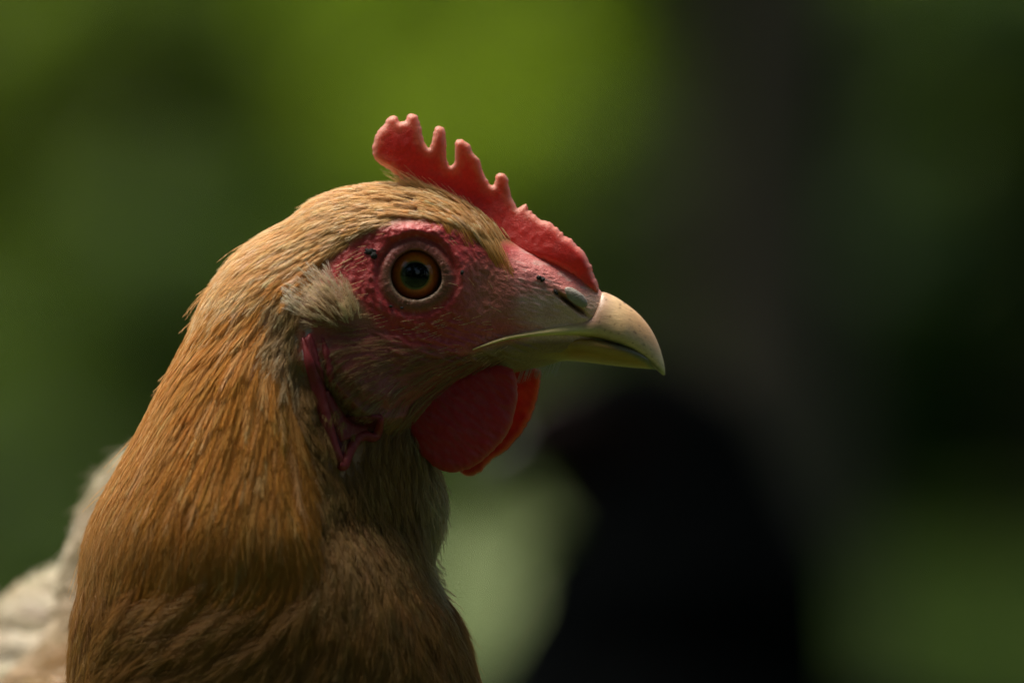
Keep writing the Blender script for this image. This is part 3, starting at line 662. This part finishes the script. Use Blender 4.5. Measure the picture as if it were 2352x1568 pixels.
def feather_set(name, parent, tree_, P, D, L, Wd, lift, nb, c_base, c_tip, rad, mat, org, splay=.9, tipw=.45, barbk=4, mess=.12, curl=.0, flowfn=None, sink=.3, outward=None):
    """P roots, D directions, L lengths, Wd half widths (m); nb barbs per side"""
    n = len(P); K = 7; R = np.empty((n, K, 3)); NN = np.empty((n, K, 3))
    p, N = nearest(tree_, P)
    if outward is not None:
        N *= np.sign(np.einsum('ij,ij->i', N, outward(p)))[:, None]
    d = norm(D-N*np.einsum('ij,ij->i', D, N)[:, None]); side0 = rng.normal(0, .10, n)
    cur = p.copy()
    for k in range(K):
        t = k/(K-1); h = (-sink+(1+sink)*t**.8)*lift
        R[:, k] = cur+N*h[:, None]; NN[:, k] = N
        if k < K-1:
            nx = cur+d*(L/(K-1))[:, None]; q, n2 = nearest(tree_, nx)
            if outward is not None: n2 *= np.sign(np.einsum('ij,ij->i', n2, outward(q)))[:, None]
            dd = flowfn(q) if flowfn is not None else d
            cur = q; N = norm(N*.5+n2*.5)
            sd = np.cross(N, d); d = norm(d*.5+dd*.5+sd*side0[:, None]*.3); d = norm(d-N*np.einsum('ij,ij->i', d, N)[:, None])
    T = norm(np.gradient(R, axis=1)); Sd = norm(np.cross(NN, T))
    u = (np.arange(nb)+.5)/nb*.93+.05
    u = np.repeat(u[None], n, 0)+rng.normal(0, .012, (n, nb)); u = np.clip(u, .02, .985)
    f = u*(K-1); i = np.minimum(f.astype(int), K-2); f = (f-i)[..., None]; ii = np.arange(n)[:, None]
    def at(A): return A[ii, i]*(1-f)+A[ii, i+1]*f
    O, t_, s_, n_ = at(R), at(T), at(Sd), at(NN)
    prof = (np.sin(PI*np.clip(u, 0, 1)**.75)**.6)*.75+.25*(1-u)
    out = []; outR = []; outC = []
    kk = np.linspace(0, 1, barbk)[None, None, :, None]
    for sg in (-1, 1):
        ang = splay*(1-.62*u)+rng.normal(0, mess, u.shape); bl = prof*Wd[:, None]/np.maximum(np.sin(np.maximum(ang, .25)), .25)*rng.uniform(.75, 1.15, u.shape)
        bl = np.minimum(bl, (1.12-u)*L[:, None]+Wd[:, None]*.4)
        dirn = t_*np.cos(ang)[..., None]+s_*(sg*np.sin(ang))[..., None]
        b_ = bl[..., None, None]
        X = O[:, :, None]+dirn[:, :, None]*b_*kk+t_[:, :, None]*b_*.22*kk**2-n_[:, :, None]*b_*(.16+rng.normal(0, .07, u.shape)[..., None, None])*kk**2
        out.append(X.reshape(-1, barbk, 3))
        rr = rad*(1-.65*kk[..., 0])*np.ones(u.shape)[..., None]; outR.append(rr.reshape(-1, barbk))
        mixv = np.clip(.15+.55*u[..., None]**1.5+tipw*kk[..., 0]+rng.normal(0, .13, u.shape)[..., None], 0, 1)[..., None]
        cc = c_base[:, None, None]*(1-mixv)+c_tip[:, None, None]*mixv
        cc = cc*rng.uniform(.90, 1.10, u.shape)[..., None, None]; outC.append(cc.reshape(-1, barbk, 3))
    # shaft, resampled to the same number of points
    q = np.linspace(0, K-1, barbk).astype(int)
    out.append(R[:, q]); outR.append(np.repeat((rad*1.5*(1-.7*np.linspace(0, 1, barbk)))[None], n, 0)); outC.append(np.repeat((c_base*.6+c_tip*.5)[:, None], barbk, 1))
    X = np.concatenate(out); return strands(name, X-np.array(org), np.concatenate(outR), np.clip(np.concatenate(outC), 0, 1), mat, parent)

ALLP = sample_surface(CV, CF, 26000)
def to_px(P): return P[:, 0]*1e4+1176, (EYE_H-P[:, 2])*1e4+784
APX, APY = to_px(ALLP)
cape_x = lambda py: np.interp(py, [c[1] for c in CAPE], [c[0] for c in CAPE])
jaw_y = lambda px: np.interp(px, [c[0] for c in JAW[::-1]], [c[1] for c in JAW[::-1]])
outw = lambda p: np.stack([np.zeros(len(p)), np.sign(p[:, 1]), np.zeros(len(p))], 1)*1.0
cent = lambda p: None
def hen_out(p):
    "outward direction of the neck: away from its mid line"
    px_, py_ = to_px(p); st = np.array(ST); cx_ = (st[:, 0]+st[:, 2])/2; cy_ = (st[:, 1]+st[:, 3])/2
    d2 = (px_[:, None]-cx_)**2+(py_[:, None]-cy_)**2; k = d2.argmin(1)
    return np.stack([(px_-cx_[k])*1e-4, p[:, 1]*1.5, -(py_-cy_[k])*1e-4], 1)
fl = lambda p: flow(*to_px(p))
bald = softpoly(APX, APY, BALD, 6)
eard = np.exp(-((APX-718)/24)**2-((APY-802)/40)**2)
def pick(mask_prob, n):
    k = np.flatnonzero(rng.random(len(APX)) < mask_prob); rng.shuffle(k); return ALLP[k[:n]]
def cvar(c, n, amt=.14):
    c = np.tile(np.array(c, float), (n, 1)); return c*rng.uniform(1-amt, 1+amt, (n, 1))*(1+rng.normal(0, .04, (n, 3)))
def tone(P, a, b_, scale=60, lo=.4, hi=.65):
    px_, py_ = to_px(P); t = sstep(lo, hi, .6*fbm(px_/scale, py_/scale, P[:, 1]*80)+.4*rng.random(len(P)))[:, None]
    return cvar(a, len(P))*(1-t)+cvar(b_, len(P))*t
TAN = (.54, .22, .028); RUST = (.30, .12, .016); CREAM = (.80, .56, .28); GOLD = (.68, .32, .05); GREY = (.34, .26, .16)

# crown and upper neck
prob = (1-bald)*sstep(720, 640, APY)*((APY < 760) & ~((APX > 660) & (APY > 640)))
P = pick(prob, 3000); x_, y_ = to_px(P); L = np.interp(x_, [450, 700, 900, 1000, 1150], [.013, .0115, .009, .0065, .0045])
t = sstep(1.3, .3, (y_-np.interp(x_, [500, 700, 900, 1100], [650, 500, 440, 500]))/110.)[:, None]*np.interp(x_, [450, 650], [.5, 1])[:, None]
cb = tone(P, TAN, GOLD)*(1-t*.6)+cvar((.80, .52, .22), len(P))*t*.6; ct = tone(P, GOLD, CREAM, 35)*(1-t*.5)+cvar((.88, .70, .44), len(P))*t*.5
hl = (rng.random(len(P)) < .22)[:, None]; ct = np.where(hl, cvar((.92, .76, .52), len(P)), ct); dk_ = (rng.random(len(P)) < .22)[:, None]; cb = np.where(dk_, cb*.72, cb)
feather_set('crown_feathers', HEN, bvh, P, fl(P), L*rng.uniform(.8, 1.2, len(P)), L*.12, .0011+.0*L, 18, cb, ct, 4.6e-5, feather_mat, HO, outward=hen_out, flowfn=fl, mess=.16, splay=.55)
# hackle (cape of the neck)
prob = (1-bald)*sstep(600, 700, APY)*(APX < cape_x(APY)+14)*(APY < 1440)*(1-sstep(1250, 1420, APY)*.0)
prob = prob*np.where((APX > 640) & (APY < 780), 0, 1)*.62
P = pick(prob, 4200); x_, y_ = to_px(P); L = np.interp(y_, [600, 800, 1000, 1300], [.015, .021, .028, .033])
left = sstep(140, 40, segdist(x_, y_, [(a, b_) for a, b_, *_ in ST[9:]]))[:, None]
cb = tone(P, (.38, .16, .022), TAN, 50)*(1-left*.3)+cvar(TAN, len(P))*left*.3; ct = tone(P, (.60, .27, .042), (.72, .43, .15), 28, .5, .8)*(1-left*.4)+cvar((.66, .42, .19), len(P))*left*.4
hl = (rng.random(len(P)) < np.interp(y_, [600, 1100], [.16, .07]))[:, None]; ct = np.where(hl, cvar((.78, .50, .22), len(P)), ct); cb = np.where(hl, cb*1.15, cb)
neck_shade = np.interp(y_, [800, 1250], [1, .55])[:, None]; cb = cb*neck_shade; ct = ct*neck_shade  # darker down the neck: browner plumage, and shade painted into the feather colour
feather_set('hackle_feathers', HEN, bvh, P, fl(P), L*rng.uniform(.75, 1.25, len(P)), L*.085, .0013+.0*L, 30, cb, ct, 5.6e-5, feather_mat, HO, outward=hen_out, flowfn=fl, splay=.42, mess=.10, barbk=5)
k = np.flatnonzero((APX > 955) & (APY > 1070) & (APY < 1330) & (np.abs(ALLP[:, 1]) < .016)); P = ALLP[k[:110]]; n = len(P)
feather_set('throat_wisps', HEN, bvh, P, np.repeat([[.45, 0, -1.]], n, 0), rng.uniform(.006, .013, n), np.full(n, .0007), rng.uniform(.001, .0042, n), 7, cvar((.42, .28, .12), n), cvar((.66, .52, .32), n), 4.5e-5, feather_mat, HO, outward=hen_out, splay=.35, mess=.2)
# a few loose feathers standing off the nape
k = np.flatnonzero((APX < 640) & (APX > 200) & (np.abs(ALLP[:, 1]) < .012) & (APY > 500) & (APY < 1250)); P = ALLP[k[:26]]
feather_set('loose_feathers', HEN, bvh, P, fl(P), rng.uniform(.006, .016, len(P)), np.full(len(P), .0006), rng.uniform(.0015, .004, len(P)), 7, cvar(TAN, len(P)), cvar(CREAM, len(P)), 4.5e-5, feather_mat, HO, outward=hen_out, splay=.35)
# throat and front of the neck
prob = (1-bald)*(APX > cape_x(APY)+5)*(APY > jaw_y(APX)+12)*(APY < 1330)*np.where(APX < 760, sstep(760, 800, APY)*.8, APY > 860)*(1-eard*.6)
prob = prob*(1-softpoly(APX, APY, EF_, 10))
P = pick(prob*.7, 1900); x_, y_ = to_px(P)
fr = sstep(925, 1005, x_)[:, None]
cb = tone(P, (.19, .09, .025), (.28, .13, .03))*(1-fr)+cvar(GREY, len(P))*fr; ct = tone(P, (.28, .15, .04), (.38, .23, .08))*(1-fr)+cvar((.58, .46, .29), len(P))*fr
L = np.interp(y_, [900, 1300], [.008, .014]); feather_set('throat_feathers', HEN, bvh, P, fl(P), L*rng.uniform(.7, 1.3, len(P)), L*.16, .0020+0*L, 18, cb, ct, 5.5e-5, feather_mat, HO, outward=hen_out, flowfn=fl, mess=.25)
# grey-brown fluff round the ear, behind the tuft
P = pick(softpoly(APX, APY, [(640, 640), (700, 625), (700, 780), (705, 880), (668, 900), (635, 780)], 10)*.6, 420); P = P[np.abs(P[:, 1]) > .004]; n = len(P)
feather_set('ear_fluff', HEN, bvh, P, np.repeat([[-.35, 0, -1.]], n, 0), np.full(n, .0075)*rng.uniform(.7, 1.3, n), np.full(n, .0011), np.full(n, .0012), 12, tone(P, (.24, .135, .045), (.36, .21, .07)), tone(P, (.40, .26, .11), (.48, .38, .22), 25), 4.5e-5, feather_mat, HO, outward=hen_out, mess=.25, splay=.5)
# breast
prob = (APY > 1270)*(1-.0*APX)*np.where((APX < 720), sstep(1290, 1380, APY+(APX-720)*-.12), 1)
prob = prob*1.
P = pick(prob*.55, 3000); x_, y_ = to_px(P)
cb = tone(P, (.20, .085, .016), (.26, .11, .022), 70); ct = tone(P, (.30, .15, .035), (.42, .25, .09), 55, .5, .8)
L = np.full(len(P), .017); feather_set('breast_feathers', HEN, bvh, P, fl(P), L*rng.uniform(.7, 1.3, len(P)), L*.17, .0028+0*L, 26, cb, ct, 5.2e-5, feather_mat, HO, outward=hen_out, flowfn=fl, mess=.2)
# cheek: short sparse hair-like feathers
CHEEK = [(1130, 862), (1170, 800), (1060, 812), (1000, 792), (930, 782), (860, 750), (830, 690), (760, 690), (740, 740), (760, 850), (800, 930), (860, 965), (930, 965), (1010, 925)]
prob = softpoly(APX, APY, CHEEK, 12)*(1-eard*.55)
P = pick(prob*.5, 900); x_, y_ = to_px(P)
L = np.interp(x_, [800, 1150], [.0075, .0055]); cb = tone(P, (.22, .11, .045), (.30, .15, .06)); ct = tone(P, (.34, .20, .09), (.52, .40, .22), 25, .5, .75)
feather_set('cheek_feathers', HEN, bvh, P, fl(P), L*rng.uniform(.7, 1.3, len(P)), L*.10, .0007+0*L, 6, cb, ct, 4.0e-5, feather_mat, HO, outward=hen_out, flowfn=fl, mess=.15, splay=.5)
# scattered bristles over the bare face
prob = bald*(np.hypot(APX-EYE[0], APY-EYE[1]) > 100)*sstep(1230, 1120, APX)*np.where(APX < 850, 1., np.where(APY > 720, .6, .10))
P = pick(prob*.5, 420); L = np.full(len(P), .0032)
feather_set('face_bristles', HEN, bvh, P, fl(P), L*rng.uniform(.6, 1.4, len(P)), L*.06, .0006+0*L, 2, cvar((.5, .28, .12), len(P)), cvar((.7, .52, .33), len(P)), 3.5e-5, feather_mat, HO, outward=hen_out, splay=.3)
# ear tuft: fluff fanning up and back
def fan(p):
    x_, y_ = to_px(p); v = np.stack([x_-850, y_-800], 1); v /= np.linalg.norm(v, axis=1)[:, None]+1e-6
    return np.stack([v[:, 0], 0*v[:, 0], -v[:, 1]], 1)
TUFT = [(690, 700), (705, 665), (740, 652), (790, 655), (822, 690), (835, 740), (800, 760), (740, 752), (700, 735)]
P = pick(softpoly(APX, APY, TUFT, 8), 3000); P = P[np.abs(P[:, 1]) > .004]; x_, y_ = to_px(P); L = np.full(len(P), .0048)
wl = sstep(760, 690, x_)[:, None]; ed = sstep(700, 650, y_)[:, None]; wl = np.maximum(wl, ed*.7)
cb = cvar((.60, .45, .27), len(P), .06); ct = cvar((.74, .59, .39), len(P), .06)*(1-wl)+cvar((.95, .90, .78), len(P))*wl
feather_set('ear_tuft', HEN, bvh, P, fan(P), L*rng.uniform(.8, 1.25, len(P)), L*.16, .0018+0*L, 9, cb, ct, 4.2e-5, feather_mat, HO, outward=hen_out, mess=.25, splay=.4)
# forehead plume lying over the foot of the comb
PL = []
for k in range(110):
    t = rng.random()**1.2; x0 = 1000+165*t+rng.normal(0, 8); y0 = np.interp(x0, [990, 1050, 1100, 1175], [478, 505, 540, 625])+rng.normal(0, 17)
    PL.append((x0, y0))
PL = np.array(PL); n = len(PL)
def plume(sgn):
    st_ = []; Rr = []; Cc = []
    for x0, y0 in PL:
        for q in range(9):
            s0 = rng.random(); ln = rng.uniform(.55, 1.05)
            a = np.array([x0+rng.normal(0, 5), y0+rng.normal(0, 5)])
            # control line sweeping up and back over the comb's foot
            tgt = np.array([np.interp(x0, [990, 1175], [890, 1075]), np.interp(x0, [990, 1175], [396, 470])])+rng.normal(0, 9, 2)
            tgt = a+(tgt-a)*ln; mid = (a+tgt)/2+np.array([8, -14])
            pts = []
            for u in np.linspace(0, 1, 6):
                b_ = (1-u)**2*a+2*u*(1-u)*mid+u*u*tgt; yy = surf_y(b_[0], b_[1], -.0035)
                yy = min(yy, -.0044)-.0006*math.sin(PI*min(u*1.2, 1)); w0 = W(b_[0], b_[1]); pts.append((w0[0], -sgn*yy*-1*-1 if sgn > 0 else yy, w0[2]))
            st_.append(pts); Rr.append(5.5e-5*(1-.6*np.linspace(0, 1, 6))); c0 = np.array(GOLD)*rng.uniform(.6, 1.1); c1 = np.array([.74, .52, .28])*rng.uniform(.7, 1.1)
            Cc.append(c0+(c1-c0)*np.linspace(0, 1, 6)[:, None])
    st_ = np.array(st_)
    if sgn > 0: st_[:, :, 1] = -st_[:, :, 1] if st_[0, 0, 1] < 0 else st_[:, :, 1]
    strands('forehead_plume', hp(st_), np.array(Rr), np.array(Cc), feather_mat, HEN)
plume(-1); plume(1)
# chin bristles under the beak
st_ = []
for k in range(90):
    x0 = rng.uniform(1195, 1290); y0 = np.interp(x0, [1195, 1290], [850, 830]); w0 = W(x0, y0); L_ = rng.uniform(.0012, .0035)
    yy = rng.uniform(-.005, .005); st_.append([(w0[0]-L_*.35*u, yy, w0[2]-L_*u) for u in np.linspace(0, 1, 4)])
strands('chin_bristles', hp(np.array(st_)), np.full((90, 4), 2.5e-5), np.full((90, 4, 3), .35), feather_mat, HEN)

# ---- torso feathers, wings, tail, legs
TF = np.array([f for f in tf if len(f) == 4]); TP = sample_surface(tv.astype(float), TF, 3600)
TP = TP[(TP[:, 2] > .19)]
tc_ = np.array([-.11, .17, .25]); BACK = norm(np.array([[-.28, .9, -.12]]))
tout = lambda p: p-(np.array([[-.06, .04, .27]])+np.clip(((p-np.array([[-.06, .04, .27]]))@np.array([-.35, .93, 0.]))[:, None], 0, .3)*np.array([[-.35, .93, 0.]]))
tfl = lambda p: BACK+np.array([[0, -.5, -1.4]])*sstep(.09, .0, p[:, 1])[:, None]
n = len(TP); tt_ = sstep(.45, .6, fbm(TP[:, 0]*22, TP[:, 1]*22, TP[:, 2]*30)); 
fr_ = sstep(.10, .03, TP[:, 1])[:, None]
cb = cvar((.38, .28, .17), n, .03)*(tt_[:, None])+cvar((.48, .41, .30), n, .03)*(1-tt_[:, None]); ct = cvar((.54, .48, .37), n, .03)
cb = cb*(1-fr_)+cvar((.24, .10, .02), n)*fr_; ct = ct*(1-fr_)+cvar((.38, .22, .08), n)*fr_
feather_set('back_feathers', HEN, tbvh, TP, tfl(TP), np.full(n, .03)*rng.uniform(.8, 1.2, n), np.full(n, .0085), np.full(n, .0018), 24, cb, ct, 1.5e-4, feather_mat, HO, outward=tout, flowfn=tfl, mess=.06, splay=1.0)
# wings and tail: long vanes, each feather a curved blade
def vane(p0, p1, w, nrm, droop=.0, nseg=8):
    p0, p1, nrm = Vector(p0), Vector(p1), Vector(nrm).normalized(); d = (p1-p0); s = d.cross(nrm).normalized(); V = []; F = []
    for i in range(nseg+1):
        t = i/nseg; c = p0.lerp(p1, t)-Vector((0, 0, droop*t*t)); q = w*(math.sin(PI*min(1, .15+.85*t)**1.4)**.6 if t < 1 else 0)
        V += [c-s*q-nrm*q*.25, c+nrm*.0006, c+s*q-nrm*q*.25]
        if i: b_ = 3*(i-1); F += [(b_, b_+1, b_+4, b_+3), (b_+1, b_+2, b_+5, b_+4)]
    return [tuple(v) for v in V], F
m = M('vane'); a = m.attr(); n1 = m.noise(400, 3); m.link(m.mul(a, n1, .8, 1.2), m.b.inputs['Base Color']); m.set(rough=.55, spec=.3); m.translucent(a, .2); vane_mat = m.m
axb = Vector((-.35, .93, 0)).normalized()
for sg in (-1, 1):
    sd = Vector((.93, .35, 0))*(1 if sg > 0 else -1)
    we = bpy.data.objects.new('wing', None); C.objects.link(we); we.parent = HEN
    for k in range(12):
        base = Vector((-.085, .10, .285))+sd*.060+axb*(.012*k)-Vector((0, 0, .005*k)); tip = base+axb*(.13)-Vector((0, 0, .035-.004*k))-sd*.012
        V, F = vane(base, tip, .011, sd+Vector((0, 0, .4))); V = hp(np.array(V)); mesh('flight_feather', V, F, vane_mat, we, col=np.tile(np.array([.6, .44, .26])*rng.uniform(.8, 1.15), (len(V), 1)))
te = bpy.data.objects.new('tail', None); C.objects.link(te); te.parent = HEN
for k in range(12):
    a = (k-5.5)/5.5; base = Vector((-.185, .36, .29))+Vector((.93, .35, 0))*a*.012; tip = base+axb*.10+Vector((0, 0, .10-.03*abs(a)))+Vector((.93, .35, 0))*a*.05
    V, F = vane(base, tip, .013, Vector((.93, .35, 0))*(1 if a > 0 else -1)+Vector((0, 0, .2))); V = hp(np.array(V)); mesh('tail_feather', V, F, vane_mat, te, col=np.tile(np.array([.7, .6, .45])*rng.uniform(.8, 1.1), (len(V), 1)))
def legs(parent, pts, mat, org, fwd):
    f = Vector(fwd).normalized(); s = Vector((-f.y, f.x, 0)); org = Vector(org)
    for p in pts:
        p = Vector(p)-org; hock = Vector((p.x, p.y, .085))-f*.012; foot = Vector((p.x, p.y, .012))
        l = mesh('leg', *tube([Vector((p.x, p.y, .17))+f*.01, hock, hock-Vector((0, 0, .012))+f*.002, foot], [.012, .0062, .0058, .0052], 12), mat, parent)
        tt = []
        for a in (-.5, 0, .5, PI): 
            d = f*math.cos(a)+s*math.sin(a); Lt = .052 if abs(a) < 1 else .022
            tt.append(tube([foot, foot+d*Lt*.5-Vector((0, 0, .003)), foot+d*Lt*.9-Vector((0, 0, .0075)), foot+d*Lt*1.15-Vector((0, 0, .0105))], [.0052, .0042, .0034, .0008], 8))
        mesh('foot', *join(tt), mat, l)
legs(HEN, [(-.06, .14, 0), (-.125, .16, 0)], leg_mat, HO, (.35, -.93, 0))

# ------------------------------------------------------------------ black hen behind: faces left, the same build, own plumage
BK = Vector((.18, 3.65-2.1, 0))
ks = 1.0; d_b = 3.65
BH = empty('black_hen', (0, 0, 0), 'black hen facing left, blurred dark shape at lower right behind the tan hen', 'hen')
# image position of a point (x,y) of the tan hen maps to (XA-(x)*.. ) : solve placement of its own origin
kf = d_b/2.1*1e-4
def bpt(px_, py_, y_):
    "tan-hen outline units turned about, placed behind"
    ix = 1162+(1372-px_)*.63; iy = 818+(py_-420)*.63
    return np.stack([(ix-1176)*kf, (d_b-2.1)-y_, EYE_H+(784-iy)*kf], -1)
st_keep = ST; ST = [(a-(14 if i > 9 else 0)*1.0, b_, c_+(np.interp(i, [0, 9, 15, 23, 24], [0, 150, 300, 330, 330])), d_, w_*1.12) for i, (a, b_, c_, d_, w_) in enumerate(ST)]
px, py, y = loft(130, 96, lambda a, b_: a*0); BV = bpt(px, py, y).reshape(-1, 3); ST = st_keep
BF = [tuple(map(int, f)) for f in grid_faces(130, 96)]
bc = np.tile(np.array([.003, .003, .0035]), (len(BV), 1)); fm = softpoly(px.ravel(), py.ravel(), BALD, 20)[:, None]; bc = bc*.5*(1-fm)+np.array([.007, .004, .004])*fm
bx = BV[-96:, 0].mean(); by = d_b-2.1
BT = [((bx+.0, by, .215), (.085, .07, .085)), ((bx+.06, by+.03, .195), (.10, .075, .068)), ((bx+.12, by+.08, .19), (.08, .06, .055)), ((bx+.16, by+.12, .20), (.05, .04, .035)), ((bx+.06, by+.035, .17), (.04, .03, .05)), ((bx+.06, by-.035, .17), (.04, .03, .05))]
bt, btf = fuse([ellipsoid(c_, r_) for c_, r_ in BT], .007, 4)
b0 = len(BV)
m = M('black_skin'); m.link(m.attr(), m.b.inputs['Base Color']); m.set(rough=.9, spec=.02); black_skin = m.m
BH.location = (bx+.06, by, 0); BO = np.array(BH.location)
mesh('body', np.vstack([BV, bt])-BO, BF+[tuple(q+b0 for q in f) for f in btf], black_skin, BH, col=np.vstack([bc, np.tile([.003, .003, .0035], (len(bt), 1))]))
bb = BVHTree.FromPolygons([tuple(map(float, v)) for v in BV], BF); bb2 = BVHTree.FromPolygons([tuple(map(float, v)) for v in bt], btf)
P = sample_surface(BV, np.array(BF), 2600); Q = np.stack([(1372-((P[:, 0]/kf+1176)-1162)/.63), ((EYE_H-P[:, 2])/kf+784-818)/.63+420], 1)
P = P[(softpoly(Q[:, 0], Q[:, 1], BALD, 4) < .5) | (Q[:, 0] < 1340) & (Q[:, 1] < 620) & (rng.random(len(P)) < .8)]
def bfl(p):
    q0 = 1372-((p[:, 0]/kf+1176)-1162)/.63; q1 = ((EYE_H-p[:, 2])/kf+784-818)/.63+420; v = flow(q0, q1); v[:, 0] *= -1; return v
n = len(P); BLK = (.0016, .0032, .0042)
cen = BV.reshape(130, 96, 3).mean(1)
bout = lambda p: p-cen[((p[:, None, ::2]-cen[None, :, ::2])**2).sum(-1).argmin(1)]
feather_set('neck_feathers', BH, bb, P, bfl(P), np.full(n, .024), np.full(n, .004), np.full(n, .002), 12, cvar(BLK, n), cvar((.003, .004, .0045), n), 1.6e-4, black_feather_mat, BO, outward=bout, flowfn=bfl)
TPb = sample_surface(bt.astype(float), np.array([f for f in btf if len(f) == 4]), 1800); n = len(TPb)
feather_set('back_feathers', BH, bb2, TPb, np.repeat([[.85, .5, -.1]], n, 0), np.full(n, .035), np.full(n, .009), np.full(n, .003), 14, cvar(BLK, n), cvar((.003, .004, .0045), n), 2.2e-4, black_feather_mat, BO, outward=lambda p: p-np.array([[bx+.08, by, .23]]))
m = M('black_vane'); m.set(col=(.012, .013, .014), rough=.45, spec=.3); bv_mat = m.m
te = bpy.data.objects.new('tail', None); C.objects.link(te); te.parent = BH
for k in range(10):
    a = (k-4.5)/4.5; base = Vector((bx+.17, by+.13+a*.012, .205)); tip = base+Vector((.06, .09+a*.05, .03-.02*abs(a)))
    V, F = vane(base, tip, .013, Vector((0, 1 if a > 0 else -1, .2))); mesh('tail_feather', np.array(V)-BO, F, bv_mat, te)
for sg in (-1, 1):
    we = bpy.data.objects.new('wing', None); C.objects.link(we); we.parent = BH
    for k in range(9):
        base = Vector((bx+.01+.010*k, by+.02+.006*k+sg*.076, .22-.003*k)); tip = base+Vector((.10, .06-sg*.012, -.03+.003*k))
        V, F = vane(base, tip, .012, Vector((0, sg, .3))); mesh('flight_feather', np.array(V)-BO, F, bv_mat, we)
# its small dark comb, beak, eye and wattle
def turned(src, name, mat=None, sc=1.0, cl=None):
    "the same part as on the tan hen, brought into the black hen's place"
    me = src.data.copy(); v = np.empty(len(me.vertices)*3, np.float32); me.vertices.foreach_get('co', v); v = v.reshape(-1, 3)+np.array(src.location)+np.array(HO)
    q0, q1 = to_px(v); w = bpt(q0, q1, v[:, 1])-BO; me.vertices.foreach_set('co', w.astype(np.float32).ravel())
    if cl is not None and 'col' in me.attributes:
        me.attributes['col'].data.foreach_set('color', np.tile(np.array([*cl, 1], np.float32), len(v)))
    o = bpy.data.objects.new(name, me); C.objects.link(o); o.parent = BH
    if mat: me.materials.clear(); me.materials.append(mat)
    return o
for o in list(HEN.children):
    k = o.name.split('.')[0]
    if k in ('upper_beak', 'lower_beak'): turned(o, k, cl=(.012, .011, .01))
    elif k == 'wattle': turned(o, k, cl=(.04, .006, .006))
    elif k == 'eye': turned(o, k, pupil_mat)
LCOMB = [(1372, 650), (1340, 592), (1300, 552), (1250, 530), (1215, 505), (1190, 520), (1160, 480), (1135, 500), (1100, 455), (1075, 480), (1040, 440), (1010, 455), (980, 440), (1000, 480), (1100, 540), (1200, 600), (1330, 660)]
lc = sheet('comb', LCOMB, 2.0, 14, lambda x, y_: 0*x, lambda x, y_, d: np.tile([.04, .006, .006], (len(x), 1)), comb_mat, HEN, 8)
turned(lc, 'comb'); bpy.data.objects.remove(lc)
m = M('dark_leg'); m.set(col=(.03, .03, .03), rough=.5)
legs(BH, [(bx+.06, by+.035, 0), (bx+.06, by-.035, 0)], m.m, BO, (-1, 0, 0))
